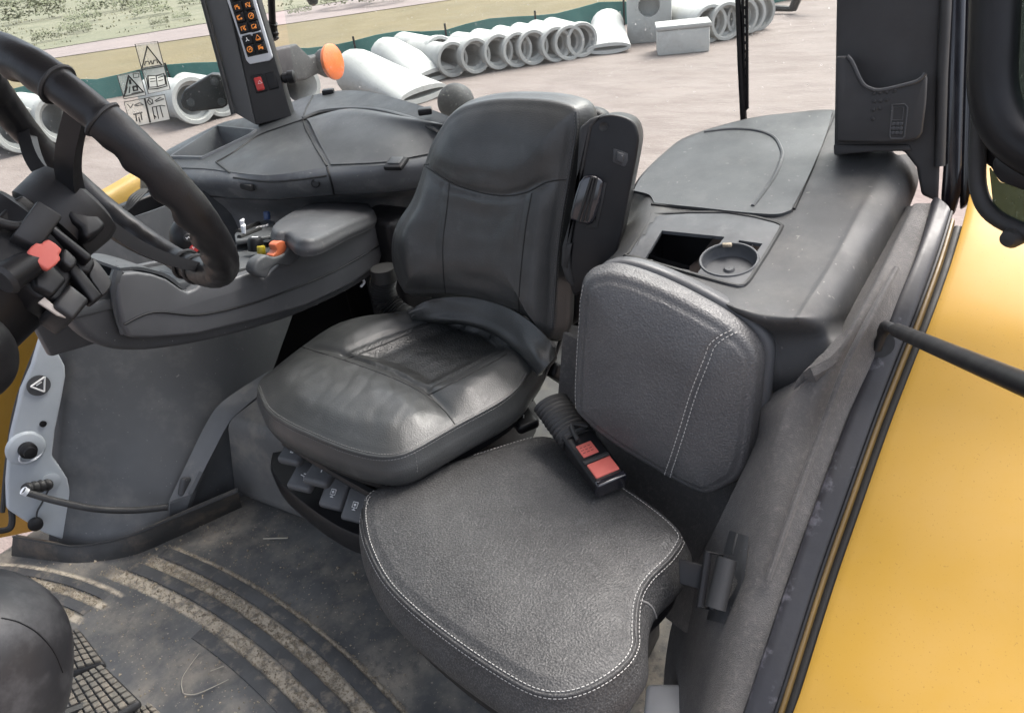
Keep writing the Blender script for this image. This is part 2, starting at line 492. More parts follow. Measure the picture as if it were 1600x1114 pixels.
stretch(M['dirt'], rad(-40), 2.2)
def vary(mt, lo, hi):
    """each object of the kind a little lighter or darker"""
    N_ = mt.node_tree.nodes; L = mt.node_tree.links; b_ = N_['Principled BSDF']
    src = b_.inputs['Base Color'].links[0].from_socket
    oi = N_.new('ShaderNodeObjectInfo'); r = N_.new('ShaderNodeMapRange'); L.new(oi.outputs['Random'], r.inputs['Value'])
    r.inputs['To Min'].default_value = lo; r.inputs['To Max'].default_value = hi
    hs = N_.new('ShaderNodeHueSaturation'); L.new(r.outputs[0], hs.inputs['Value']); L.new(src, hs.inputs['Color']); L.new(hs.outputs[0], b_.inputs['Base Color'])
vary(M['concrete'], .78, 1.05)
M['grass'] = mat('dry_grass', (0.0888, 0.0676, 0.028), .95, (0.11, 0.0844, 0.038), .5, bump=.6, bs=6, bdist=.05, dust=(0.0693, 0.0629, 0.0264), dsc=1.2, damt=.6)
M['scrub'] = mat('green_scrub_ground', (0.103, 0.101, 0.061), .95, (0.13, 0.122, 0.0802), .12, bump=.6, bs=3, bdist=.08, dust=(0.0496, 0.0573, 0.0286), dsc=.6, dlo=.5, dhi=.7, damt=.7)
M['road'] = mat('gravel_road', (0.144, 0.114, 0.109), .95, (0.166, 0.131, 0.124), .6)
M['teal'] = mat('teal_fabric', (0.0315, 0.122, 0.108), .8, (0.0495, 0.153, 0.135), 2)
M['leaf'] = mat('shrub_leaves', (0.0956, 0.107, 0.0562), .9, (0.146, 0.146, 0.09), 3)
def sheet(name, pts, z, m_, **k):
    b = bmesh.new(); b.faces.new([b.verts.new((p[0], p[1], z)) for p in pts])
    o = B(name, b, m_, None, 0); o['kind'] = 'structure'; return o
sheet('ground', [(-700, -900), (900, -900), (900, 700), (-700, 700)], GZ, M['dirt'])
def gl(px, py): 
    p = P(px, py, z=GZ); return (p.x, p.y)
def ext(a, b, t): return (a[0]+(b[0]-a[0])*t, a[1]+(b[1]-a[1])*t)
# ground bands run parallel behind the pipes: teal silt fence, dry verge, gravel road, scrub hill
a0, a1 = gl(0, 172), gl(1200, 2)
a0, a1 = ext(a0, a1, -.6), ext(a0, a1, 2.6)
b0, b1 = gl(90, 92), gl(690, 4)
b0, b1 = ext(b0, b1, -1.2), ext(b0, b1, 3.2)
c0, c1 = gl(60, 82), gl(560, 0)
c0, c1 = ext(c0, c1, -1.0), ext(c0, c1, 3.0)
far = [(900, -900), (-700, -900)]
sheet('grass_verge', [a0, a1, (a1[0]-200, a1[1]-500), (500, -500), (500, a0[1]+60)], GZ+.02, M['grass'])
sheet('gravel_road', [b0, b1, (b1[0]+40, b1[1]-300), (600, -400), (600, b0[1]+40)], GZ+.04, M['road'])
sheet('scrub_field', [c0, c1, (c1[0]+60, c1[1]-300), (800, -700), (800, c0[1]+60)], GZ+.06, M['scrub'])
# teal silt fence: low cloth on stakes
def silt():
    p0, p1 = V((*gl(0, 178), GZ)), V((*gl(1200, 6), GZ))
    p0, p1 = p0.lerp(p1, -.25), p0.lerp(p1, 1.5)
    n = 60; b = bmesh.new(); prev = None
    nr = (p1-p0).cross(V((0, 0, 1))).normalized()
    for i in range(n+1):
        p = p0.lerp(p1, i/n)+nr*.12*math.sin(i*2.1)
        h = .52+.06*math.sin(i*1.3)
        q = [b.verts.new(p+nr*s) for s in (0, .02)]+[b.verts.new(p+V((0, 0, h))+nr*(s+.05*math.sin(i*.9))) for s in (0, .02)]
        if prev:
            for a, c in ((0, 2), (2, 3), (3, 1), (1, 0)): b.faces.new((prev[a], q[a], q[c], prev[c]))
        prev = q
    base = p0
    t = T('silt_fence', 'long low teal cloth barrier running behind the row of pipes', 'fence', base)
    B('cloth', b, M['teal'], t)
    for i in range(0, n+1, 4):
        p = p0.lerp(p1, i/n)+nr*.16
        B('stake', tube([p+V((0, 0, -.1)), p+V((0, 0, .62))], .025, 6), M['black'], t)
silt()

def bell_pipe_mesh(L=2.2, r=.33):
    b = bmesh.new()
    # hollow: outer profile out, inner profile back, bell (socket) at the +end
    prof = [(r*.74, 0), (r*.97, 0), (r, L*.02), (r, L*.80), (r*1.16, L*.9), (r*1.19, L*.985), (r*1.15, L), (r*.97, L), (r*.93, L*.985), (r*.92, L*.93), (r*.74, L*.92)]
    rings = []
    S = 40
    for rr, h in prof+[prof[0]]:
        rings.append([(rr*math.cos(2*math.pi*k/S), h, rr*math.sin(2*math.pi*k/S)) for k in range(S)])
    vv = [[b.verts.new(p) for p in rg] for rg in rings[:-1]]; vv.append(vv[0])
    for i in range(len(vv)-1):
        for k in range(S):
            b.faces.new((vv[i][k], vv[i][(k+1) % S], vv[i+1][(k+1) % S], vv[i+1][k]))
    bmesh.ops.recalc_face_normals(b, faces=b.faces)
    me = bpy.data.meshes.new('concrete_pipe'); b.to_mesh(me); b.free(); me.shade_smooth(); me.set_sharp_from_angle(angle=rad(35)); me.materials.append(M['concrete'])
    return me
PIPE = bell_pipe_mesh()
def pipe(px, py, toward, s, label, group, lz=1.0, lift=0):
    """bell mouth bottom seen at px,py; body runs off in the direction of photo point `toward` on the ground"""
    p = P(px, py, z=GZ); q = P(*toward, z=GZ)
    d = (p-q); d.z = 0; d.normalize()
    o = bpy.data.objects.new('concrete_pipe', PIPE); COL.objects.link(o)
    L = 2.2*s*lz
    ang = math.atan2(-d.x, d.y)
    rj = random.Random(int(px*7+py)); ang += rj.uniform(-.05, .05)
    o.rotation_euler = (rj.uniform(-.015, .015), rj.uniform(0, 6), ang); o.scale = (s, s*lz, s)
    loc = p-d*L; o.location = (loc.x, loc.y, GZ+.33*1.2*s+lift)
    tag(o, label, 'pipe', group)
    return o
ORD = ['first', 'second', 'third', 'fourth', 'fifth', 'sixth', 'seventh', 'eighth']
row = [(714, 122), (747, 118), (779, 112), (809, 107), (841, 102), (869, 98), (894, 94), (916, 90)]
for i, (px, py) in enumerate(row):
    pipe(px, py, (px-95+i*3, py-22), .88, '%s pale concrete pipe from the left in the long row of open mouths' % ORD[i], 'pipes in the long row')
far_row = [(1118, 66), (1136, 64), (1160, 58), (1178, 54), (1190, 48)]
for i, (px, py) in enumerate(far_row):
    pipe(px, py, (px-70, py-14), .95, '%s concrete pipe from the left in the short stack beside the wiper' % ORD[i], 'pipes beside the vault')
pipe(112, 226, (20, 203), 1.15, 'pale concrete pipe seen between steering wheel rim and its spoke', 'pipes by the side window', .8)
pipe(150, 208, (95, 190), 1.0, 'concrete pipe lying half behind the steering wheel rim', 'pipes by the side window', .8)
pipe(318, 194, (245, 182), 1.1, 'concrete pipe behind the black bracket outside the side window', 'pipes by the side window', .7)
pipe(360, 182, (300, 170), 1.0, 'concrete pipe half hidden by the right rear pillar', 'pipes by the side window', .8)
pipe(700, 112, (560, 84), .95, 'long concrete pipe lying on its side left of the row', 'loose pipes', 1.0)
pipe(40, 240, (-40, 222), 1.1, 'concrete pipe cut by the left edge of the view', 'pipes by the side window', .8)

def flared_end(px, py, yaw, s, label, name='flared_pipe_end'):
    """concrete flared end section: round socket that opens into a trough"""
    o0 = P(px, py, z=GZ); b = bmesh.new()
    rings = []; S = 20
    for k in range(9):
        t = k/8; rows = []
        ht = .86-.58*max(0, t-.12)/.88                       # closed top slopes down away from the round mouth
        wd = (.47 if t < .12 else .42)+.16*t
        for side in (0, .09):
            ring = []
            for j in range(S+1):
                a = -math.pi/2-math.pi*.999+2*math.pi*.999*j/S
                ring.append(V((math.cos(a)*(wd-side), t*2.0, ht/2+.01+math.sin(a)*(ht/2-side))))
            rows.append(ring)
        rings.append(rows)
    Rz = Matrix.Rotation(yaw, 4, 'Z')
    vv = [[[b.verts.new(o0+Rz @ (p*s)) for p in ring] for ring in rows] for rows in rings]
    for k in range(8):
        for j in range(S):
            b.faces.new((vv[k][0][j], vv[k][0][j+1], vv[k+1][0][j+1], vv[k+1][0][j]))
            b.faces.new((vv[k][1][j], vv[k+1][1][j], vv[k+1][1][j+1], vv[k][1][j+1]))
        for j in (0, S):
            b.faces.new((vv[k][0][j], vv[k+1][0][j], vv[k+1][1][j], vv[k][1][j]))
    for k in (0, 8):
        for j in range(S):
            b.faces.new((vv[k][0][j], vv[k][0][j+1], vv[k][1][j+1], vv[k][1][j]))
    o = B(name, b, M['concrete'], None, 40, o0)
    return tag(o, label, 'pipe', 'flared concrete ends')
def yaw_to(px, py, qx, qy):
    d = P(qx, qy, z=GZ)-P(px, py, z=GZ); return math.atan2(-d.x, d.y)
flared_end(562, 150, yaw_to(562, 150, 690, 163), 1.0, 'large flared concrete pipe end nearest the amber lamp')
flared_end(610, 118, yaw_to(610, 118, 760, 136), .9, 'flared concrete pipe end behind the nearest one')
flared_end(480, 168, yaw_to(480, 168, 330, 150), .9, 'flared concrete piece below the amber lamp')
flared_end(950, 66, yaw_to(950, 66, 952, 92), .8, 'small flared concrete piece between the pipe row and the tall vault')

def vault(px, py, w_, d_, h_, yaw, label, hole=False):
    c = P(px, py, z=GZ); Rz = Matrix.Rotation(yaw, 3, 'Z')
    ax = [Rz @ V(a) for a in AX]
    t = T('concrete_vault', label, 'concrete block', c, 'concrete vaults')
    body = B('body', box(c+V((0, 0, h_/2)), ax, (w_, d_, h_), .03, 2), M['concrete'], t)
    if hole:
        cutter(body, [lathe(c+V((0, 0, h_*.66))+ax[1]*d_*.9, -ax[1], [(w_*.24, 0), (w_*.24, d_*.75)], 32)])
    else:
        B('lid', box(c+V((0, 0, h_+.04)), ax, (w_*1.06, d_*1.06, .08), .02, 2), M['concrete'], t)
vy = yaw_to(1015, 74, 990, 90)-math.pi
vault(1016, 62, .95, .9, 1.12, rad(20), 'tall pale concrete vault with a round hole in its side', True)
vault(1066, 80, 1.0, .7, .46, rad(24), 'low concrete block with a flat lid in front of the tall vault')
# dark scrap on the yard by the left rear pillar
def scrap():
    c = P(1238, 22, z=GZ)
    t = T('scrap_machine', 'small dark bent tool lying on the dirt yard', 'scrap', c)
    B('arm', tube([c+V((0, 0, .1)), c+V((.9, -.2, .15)), c+V((1.6, -.5, .12))], [.06, .09, .05], 8), M['black'], t)
    B('claw', tube(crom([c+V((0, 0, .1)), c+V((-.2, .1, .5)), c+V((-.5, .1, .65)), c+V((-.5, .2, .3))], 4), [.1]*5+[.14]*4+[.05]*4, 8), M['black'], t)
scrap()

# shrubs on the scrub field
def shrub_mesh(seed):
    rnd = random.Random(seed); b = bmesh.new()
    for i in range(420):
        a = rnd.uniform(0, 6.28); e = rnd.random()**.6; r = .75*e**.5
        p = V((r*math.cos(a), r*math.sin(a), abs(rnd.gauss(.0, .3))+.12+.2*(1-r)))
        d = V((rnd.gauss(0, 1), rnd.gauss(0, 1), rnd.gauss(.4, 1))).normalized()
        s = rnd.uniform(.05, .11); x = d.cross(V((rnd.random(), .3, 1))).normalized()
        b.faces.new([b.verts.new(q) for q in (p-x*s*.4, p+d*s, p+x*s*.4, p-d*s*.4)])
    me = bpy.data.meshes.new('shrub'); b.to_mesh(me); b.free(); me.materials.append(M['leaf']); return me
SH = [shrub_mesh(k) for k in range(4)]
shr = [(58, 33, 1.5, 'wide grey green shrub, the widest near the top left corner'), (132, 35, .9, 'round dark shrub right of the widest shrub'), (30, 12, .8, 'shrub at the upper left edge of the field'),
       (75, 14, .9, 'shrub above the widest shrub'), (168, 20, 1.3, 'broad low shrub in the middle of the scrub field'), (118, 50, .8, 'shrub above the gravel road left of the warning decals'), (127, 52, .6, 'small shrub touching another above the road'),
       (212, 12, .7, 'small shrub high above the warning decals'), (226, 14, .7, 'small dark shrub paired above the decals'), (240, 25, 1.0, 'pale shrub above the warning decals'), (75, 65, .7, 'shrub just above the road at far left'),
       (5, 16, .7, 'shrub cut by the left edge'), (18, 35, .5, 'tiny shrub on the left of the field'), (195, 3, .6, 'shrub touching the top edge above the wheel'), (250, 40, .5, 'tiny shrub near the road right of the decals'),
       (300, 8, .7, 'shrub beside the right rear pillar'), (285, 30, .5, 'tiny shrub left of the right rear pillar'), (545, 10, 1.6, 'large grey shrub right of the mirror rod'), (600, 5, 1.4, 'large grey shrub at the top edge above the pipes'), (470, 22, .7, 'small shrub right of the switch pillar'), (65, 58, .4, 'tiny shrub left of the wheel top')]
for i, (px, py, s, lab) in enumerate(shr):
    c = P(px, py, z=GZ+.06)
    o = bpy.data.objects.new('shrub', SH[i % 4]); COL.objects.link(o)
    o.location = c; k = s*(c-CAM).length/42; o.scale = (k*1.2, k*1.2, k*.7); o.rotation_euler = (0, 0, i*1.7)
    tag(o, lab, 'shrub', 'shrubs on the scrub field')
def tufts():
    rnd = random.Random(3); b = bmesh.new()
    for i in range(420):
        px, py = rnd.uniform(-60, 760), rnd.uniform(-5, 95)
        if py > 84-.15*px: continue
        c = P(px, py, z=GZ+.06); k = (c-CAM).length/60
        for j in range(5):
            a = rnd.uniform(0, 6.28); s = k*rnd.uniform(.06, .14)
            p = c+V((rnd.gauss(0, .3)*k, rnd.gauss(0, .3)*k, 0)); x = V((math.cos(a), math.sin(a), 0))*s*.5
            b.faces.new([b.verts.new(q) for q in (p-x, p+x, p+x*.3+V((0, 0, s)), p-x*.5+V((0, 0, s*.8)))])
    tag(B('grass_tufts', b, M['leaf2'], None, 0, recalc=False), 'low tufts of grass covering the scrub field', 'grass', None, 'stuff')
M['leaf2'] = mat('grass_tuft', (0.145, 0.142, 0.084), .95, (0.192, 0.18, 0.111), .3)
tufts()

# ------------------------------------------------------------------ cab floor
FC = V((1.4, 1.65)); FR0 = 2.165
def floor_mat():
    mt = mat('rubber_floor_mat', (0.056, 0.0571, 0.0582), .5, (0.101, 0.101, 0.0986), 9, bump=.4, bs=160, bdist=.002, dust=(0.28, 0.246, 0.196), dsc=11, dlo=.48, dhi=.74, damt=.5, spk=(0.448, 0.381, 0.302), ssc=75, slo=.66)
    N_ = mt.node_tree.nodes; L = mt.node_tree.links; bs_ = N_['Principled BSDF']
    tc = N_.new('ShaderNodeTexCoord'); cur = bs_.inputs['Base Color'].links[0].from_socket
    def math_(op, a, b_=None, cl=False):
        n = N_.new('ShaderNodeMath'); n.operation = op; n.use_clamp = cl
        for i, s in enumerate((a, b_)):
            if s is None: continue
            if isinstance(s, (int, float)): n.inputs[i].default_value = s
            else: L.new(s, n.inputs[i])
        return n.outputs[0]
    nz = N_.new('ShaderNodeTexNoise'); nz.inputs['Scale'].default_value = 38; nz.inputs['Detail'].default_value = 9; nz.inputs['Roughness'].default_value = .78
    L.new(tc.outputs['Object'], nz.inputs['Vector'])
    nb = N_.new('ShaderNodeTexNoise'); nb.inputs['Scale'].default_value = 3.2; nb.inputs['Detail'].default_value = 4
    L.new(tc.outputs['Object'], nb.inputs['Vector'])
    def band(cx, cy, r1, r2, xlo, xhi, soft=.006):
        vm = N_.new('ShaderNodeVectorMath'); vm.operation = 'DISTANCE'
        L.new(tc.outputs['Object'], vm.inputs[0]); vm.inputs[1].default_value = (cx, cy, 0)
        d = math_('ADD', vm.outputs['Value'], math_('MULTIPLY', math_('SUBTRACT', nz.outputs['Fac'], .5), .016))
        h = math_('SUBTRACT', (r2-r1)/2, math_('ABSOLUTE', math_('SUBTRACT', d, (r1+r2)/2)))
        k = math_('MULTIPLY', h, 1/soft, True)
        sx = N_.new('ShaderNodeSeparateXYZ'); L.new(tc.outputs['Object'], sx.inputs[0])
        xx = math_('ADD', sx.outputs[0], math_('MULTIPLY', nz.outputs['Fac'], .08))
        e = math_('MULTIPLY', math_('MULTIPLY', math_('SUBTRACT', xx, xlo), 40, True), math_('MULTIPLY', math_('SUBTRACT', xhi, xx), 25, True))
        return math_('MULTIPLY', k, e)
    tot = None
    for bd in FLOOR_DIRT:
        k = band(*bd); tot = k if tot is None else math_('MAXIMUM', tot, k)
    mr = N_.new('ShaderNodeMapRange'); L.new(nz.outputs['Fac'], mr.inputs['Value'])
    for k_, v_ in zip(('From Min', 'From Max', 'To Min', 'To Max'), (.40, .50, .35, 1)): mr.inputs[k_].default_value = v_
    fac = math_('MULTIPLY', math_('MULTIPLY', tot, mr.outputs[0]), .9)
    # loose patches near the liner foot
    pr = N_.new('ShaderNodeMapRange'); L.new(nb.outputs['Fac'], pr.inputs['Value'])
    for k_, v_ in zip(('From Min', 'From Max', 'To Min', 'To Max'), (.50, .70, 0, .45)): pr.inputs[k_].default_value = v_
    fac = math_('MAXIMUM', fac, math_('MULTIPLY', pr.outputs[0], mr.outputs[0]))
    dc = N_.new('ShaderNodeMix'); dc.data_type = 'RGBA'; L.new(nz.outputs['Fac'], dc.inputs['Factor'])
    dc.inputs[6].default_value = (.16, .13, .09, 1); dc.inputs[7].default_value = (.80, .70, .55, 1)
    mx = N_.new('ShaderNodeMix'); mx.data_type = 'RGBA'
    L.new(fac, mx.inputs['Factor']); L.new(cur, mx.inputs[6]); L.new(dc.outputs[2], mx.inputs[7])
    L.new(mx.outputs[2], bs_.inputs['Base Color'])
    rg = N_.new('ShaderNodeMapRange'); L.new(fac, rg.inputs['Value']); rg.inputs['To Min'].default_value = .5; rg.inputs['To Max'].default_value = .95
    L.new(rg.outputs[0], bs_.inputs['Roughness'])
    bp = N_.new('ShaderNodeBump'); bp.inputs['Strength'].default_value = .8; bp.inputs['Distance'].default_value = .004
    L.new(math_('MULTIPLY', nz.outputs['Fac'], math_('ADD', fac, .15)), bp.inputs['Height']); L.new(bp.outputs[0], bs_.inputs['Normal'])
    return mt
# (centre x, centre y, inner radius, outer radius, x range) of the dirt-filled grooves
FLOOR_DIRT = [(1.4, 1.65, 2.160, 2.198, .45, 1.72), (1.4, 1.65, 2.226, 2.262, .45, 1.66), (1.4, 1.65, 2.292, 2.306, .45, 1.64),
              (1.54, .70, 1.125, 1.150, 1.60, 2.1), (1.54, .70, 1.075, 1.10, 1.62, 2.1), (1.54, .70, 1.172, 1.188, 1.60, 2.1)]
fb = bmesh.new()
fb.faces.new([fb.verts.new(p) for p in ((.12, -1.75, 0), (2.02, -1.75, 0), (2.02, .9, 0), (.12, .9, 0))])
r_ = bmesh.ops.extrude_face_region(fb, geom=fb.faces[:])
for v_ in r_['geom']:
    if isinstance(v_, bmesh.types.BMVert): v_.co.z -= .05
floor = B('cab_floor', fb, floor_mat()); floor['kind'] = 'structure'
M['rib'] = mat('rubber_rib', (.047, .047, .048), .5, (.076, .076, .076), 11, bump=.5, bs=120, bdist=.0015, dust=(0.288, 0.24, 0.18), dsc=26, dlo=.52, dhi=.72, damt=.65)
def rib(cx, cy, r1, r2, x0, x1, h=.006):
    def ring(xm, s):
        out = []
        for i in range(41):
            x = x0+(x1-x0)*i/40
            for_r = r1 if s == 0 else r2
            a = math.acos(max(-1, min(1, (x-cx)/for_r)))
            out.append(V((cx+for_r*math.cos(a), cy-for_r*math.sin(a), 0)))
        return out
    A, C_ = ring(0, 0), ring(0, 1)
    b = bmesh.new(); rows = []
    for i in range(41):
        p, q = A[i], C_[i]
        e = min(1, min(i, 40-i)/1.0)
        hh = h*(.2+.8*e)
        rows.append([b.verts.new(k) for k in (p, p.lerp(q, .04)+V((0, 0, hh)), p.lerp(q, .5)+V((0, 0, hh*1.15)), p.lerp(q, .96)+V((0, 0, hh)), q)])
    for i in range(40):
        for k in range(4): b.faces.new((rows[i][k], rows[i][k+1], rows[i+1][k+1], rows[i+1][k]))
    B('rib', b, M['rib'], floor, 35)
rib(1.4, 1.65, 2.128, 2.160, .42, 1.30, .0045)
rib(1.4, 1.65, 2.197, 2.227, .42, 1.63)
rib(1.4, 1.65, 2.261, 2.293, .42, 1.60)
rib(1.54, .70, 1.150, 1.172, 1.60, 2.0, .005)
rib(1.54, .70, 1.100, 1.125, 1.60, 2.0, .005)
rib(1.54, .70, 1.045, 1.075, 1.63, 2.0, .005)
def clods():
    rnd = random.Random(5); b = bmesh.new()
    for i in range(5200):
        cx, cy, r1, r2, x0, x1 = FLOOR_DIRT[rnd.choice((0, 0, 1, 1, 1, 2, 3, 4))]
        x = rnd.uniform(max(x0, .6), min(x1, 1.95)-.03); r = rnd.uniform(r1, r2)
        a = math.acos((x-cx)/r); p = V((x, cy-r*math.sin(a), .001))
        if rnd.random() < .25: p = V((rnd.uniform(.8, 1.9), rnd.uniform(-.8, -.3), .001))
        s = rnd.uniform(.0008, .0032)*(2.2 if rnd.random() < .04 else 1)
        q = [V((rnd.uniform(.6, 1.2)*s*math.cos(k*2.1), rnd.uniform(.6, 1.2)*s*math.sin(k*2.1), 0)) for k in range(3)]
        vs = [b.verts.new(p+k) for k in q]; t_ = b.verts.new(p+V((0, 0, s*1.2)))
        for k in range(3): b.faces.new((vs[k], vs[(k+1) % 3], t_))
    tag(B('loose_dirt', b, M['dust'], None, 0), 'crumbs of dried dirt scattered on the floor mat', 'dirt', None, 'stuff')
clods()
for pts, r, lab in (([(288, 1085), (310, 1085), (358, 1063)], .0009, 'dry grass stalk with a sharp bend on the floor mat'), ([(287, 1084), (286, 1060), (312, 1022)], .0009, 'long curved dry grass stalk on the floor mat'), ([(412, 843), (450, 842)], .0019, 'short pale straw lying near the seat pedestal'), ([(330, 1050), (350, 1042)], .001, 'tiny straw beside the bent stalk')):
    tag(B('straw', tube([p+V((0, 0, .004)) for p in crom(PL(pts, z=0.001), 6)], r, 5), M['straw'], None), lab, 'straw', 'straws on the floor')

# ------------------------------------------------------------------ right side of the cab
# inner fender liner: curved wall from the floor up under the armrest
lin = [[(1.905, -0.485, 0), (1.87, -.50, 0), (1.80, -.55, 0), (1.72, -.62, 0), (1.655, -.72, 0), (1.61, -.84, 0)],
       [(1.905, -0.545, .12), (1.87, -.56, .12), (1.81, -.63, .12), (1.74, -.72, .12), (1.685, -.84, .12), (1.65, -1.0, .12)],
       [(1.905, -0.605, .25), (1.87, -.62, .25), (1.82, -.70, .25), (1.765, -.83, .25), (1.72, -.98, .25), (1.69, -1.2, .25)],
       [(1.905, -0.690, .42), (1.87, -.70, .42), (1.835, -.79, .42), (1.79, -.95, .42), (1.76, -1.15, .42), (1.74, -1.42, .42)],
       [(1.905, -0.770, .60), (1.87, -.78, .60), (1.85, -.88, .60), (1.82, -1.05, .60), (1.80, -1.25, .60), (1.79, -1.5, .60)],
       [(1.905, -0.830, .74), (1.87, -.84, .74), (1.86, -.95, .74), (1.84, -1.1, .74), (1.83, -1.3, .74), (1.82, -1.55, .74)]]
t = T('fender_liner', 'dark curved inner wall panel beneath the right armrest', 'wall panel', (1.75, -.8, 0))
B('panel', patch([[V(p)+V((-.035, .022, 0))*(0, 0, .5, 1, .9, .3)[k] for k, p in enumerate(r)] for r in lin], 8, 6, .015), M['liner'], t)
# rubber plinth along its foot
foot = PZ([(20, 838, .06), (75, 848, .05), (125, 853, .035), (200, 838, .055), (265, 812, .07), (330, 785, .08), (372, 768, .09)])
ft2 = PZ([(18, 868, .0), (80, 876, .0), (130, 879, .0), (205, 868, .0), (270, 842, .0), (335, 812, .0), (378, 792, .0)])
B('plinth', patch([foot, [a.lerp(b, .5)+V((-.002, .002, 0)) for a, b in zip(foot, ft2)], ft2], 5, 4, .012), mat('dirty_plinth', (.022, .022, .022), .6, (.034, .032, .03), 8, dust=(.16, .12, .085), dsc=10, dlo=.5, dhi=.75, damt=.6, bump=.4, bs=150), t)
B('seam', tube(crom(foot, 6), .003, 6), M['rubber'], t)

# grey socket panel
gp = [(68, 524), (74, 530), (92, 553), (102, 572), (103, 588), (97, 623), (87, 671), (82, 713), (94, 729), (106, 748), (114, 780), (119, 821), (120, 849), (96, 843), (68, 832), (34, 811), (12, 796), (11, 753), (17, 685), (29, 634), (34, 610), (51, 572), (63, 531)]
gpo = V((1.86, -.56, .2)); gpn = V((-1, .18, 0)).normalized()
def GP(pts, off=0): return PL(pts, pt=gpo+gpn*off, n=gpn)
t = T('socket_panel', 'pale grey metal panel with sockets at the foot of the right wall', 'panel', P(70, 840, pt=gpo, n=gpn))
B('plate', prism(GP(gp), -gpn*.02, .006, 3), M['steel'], t)
e = GP([(60, 602)], .002)[0]
B('emblem', lathe(e, gpn, [(.0005, 0), (.026, 0), (.026, .003), (.0005, .003)], 28), M['arm'], t)
tr = GP([(48, 604), (70, 589), (69, 612)], .0065)
eb = bmesh.new()
for i in range(3): tube([tr[i], tr[(i+1) % 3]], .0022, 6, eb)
tube([(tr[0]*.6+tr[1]*.2+tr[2]*.2), (tr[1]*.6+tr[0]*.2+tr[2]*.2)], .0015, 6, eb)
B('emblem_triangle', eb, M['white'], t)
bo = GP([(40, 700)], .0)[0]
boss = B('boss', lathe(bo, gpn, [(.044, 0), (.041, .006), (.037, .008), (.0005, .009)], 36), M['steel'], t)
B('socket_cap', lathe(bo+gpn*.008, gpn, [(.02, 0), (.02, .014), (.014, .018), (.014, .03), (.0005, .032)], 20), M['black'], t)
B('cap_ring', tube([bo+gpn*.01+V((0, math.cos(a)*.03-.004, math.sin(a)*.018-.016)) for a in [k*math.pi/8 for k in range(0, 17)]], .0025, 6), M['silver'], t)
sc_ = GP([(67, 662)], .001)[0]
B('screw', lathe(sc_, gpn, [(.008, 0), (.008, .003), (.0005, .004)], 14), M['black'], t)
kn = GP([(78, 752)], .001)[0]
B('socket_rim', lathe(kn, gpn, [(.022, 0), (.024, .005), (.016, .007), (.0005, .007)], 24), M['steel'], t)
# coupler and hose plugged into the panel
c0_, c1_ = GP([(76, 757)], .01)[0], GP([(40, 764)], .05)[0]
t = T('hose_coupler', 'black hose with elbow plug fitted to the grey socket panel', 'hose', c0_)
B('plug', tube(resample([c0_, c1_], 12), lambda s: .0135+.0025*math.sin(s*22), 14), M['rubber'], t)
ho = [GP([(36, 766)], .055)[0], GP([(48, 771)], .06)[0]]+[P(90, 783, x=1.76), P(150, 795, x=1.69), P(210, 797, x=1.645), P(262, 792, x=1.60)]
B('ferrule', tube(crom(ho[:3], 5)[:5], .010, 10), M['silver'], t)
B('hose', tube(crom(ho, 8), .0085, 12), M['rubber'], t)
cp_ = GP([(57, 819)], .02)[0]
t = T('dust_cap', 'round black dust cap dangling on a thin cord below the plug', 'cap', cp_)
B('cap', lathe(cp_-gpn*.008, gpn+V((0, .2, .2)), [(.013, 0), (.017, .002), (.017, .012), (.012, .015), (.0005, .015)], 20), M['black'], t)
B('cord', tube(crom([c0_+gpn*.01, GP([(66, 785)], .02)[0], GP([(58, 800)], .02)[0], cp_], 6), .0022, 6), M['rubber'], t)

# wedge trim that runs up the side of the pedestal
ou = PX([(263, 785, 1.63), (291, 725, 1.63), (323, 660, 1.62), (347, 628, 1.61), (400, 592, 1.60), (440, 570, 1.58)])
ri = PX([(300, 772, 1.575), (330, 712, 1.575), (358, 660, 1.57), (378, 640, 1.56), (412, 612, 1.55), (450, 592, 1.53)])
lo = PZ([(283, 822, 0.004), (325, 802, .004), (355, 786, .004), (372, 777, .004), (395, 770, .01), (440, 760, .02)])
t = T('wedge_trim', 'worn grey wedge-shaped trim strip curving up beside the seat pedestal', 'trim', P(283, 822, z=0))
B('face', patch([ou, [a.lerp(b, .5)+V((-.003, 0, .003)) for a, b in zip(ou, ri)], ri], 5, 3, .01), M['trim'], t)
B('side', patch([ri, [a.lerp(b, .5) for a, b in zip(ri, lo)], lo], 5, 3, .01), M['liner'], t)
B('nose', prism([ou[0], ri[0], lo[0], P(262, 818, x=1.63)], V((0, -.02, 0)), .004), M['trim'], t)
bt = P(289, 760, x=1.605)
B('button', box(bt, (V((0, -.55, .83)), V((0, .83, .55)), V((1, 0, 0))), (.05, .03, .02), .008, 3), M['plast'], t)

# yellow bodywork seen through the lower right window
ye = [[P(a, b, x=c) for a, b, c in r] for r in (
    [(-120, 470, 2.2), (60, 345, 2.25), (160, 296, 2.3), (222, 261, 2.35), (300, 225, 2.4)],
    [(-120, 500, 2.16), (60, 390, 2.2), (165, 330, 2.25), (230, 300, 2.3), (310, 270, 2.35)],
    [(-120, 620, 2.14), (30, 560, 2.18), (120, 520, 2.22), (220, 480, 2.26), (330, 440, 2.3)],
    [(-120, 860, 2.12), (0, 840, 2.16), (100, 820, 2.2), (230, 800, 2.24), (350, 780, 2.28)])]
tag(B('right_bodywork', patch(ye, 6, 6, .03), M['yellow'], None, 40, (2.2, -.6, -.2)), 'yellow bodywork panel outside the right window', 'bodywork')
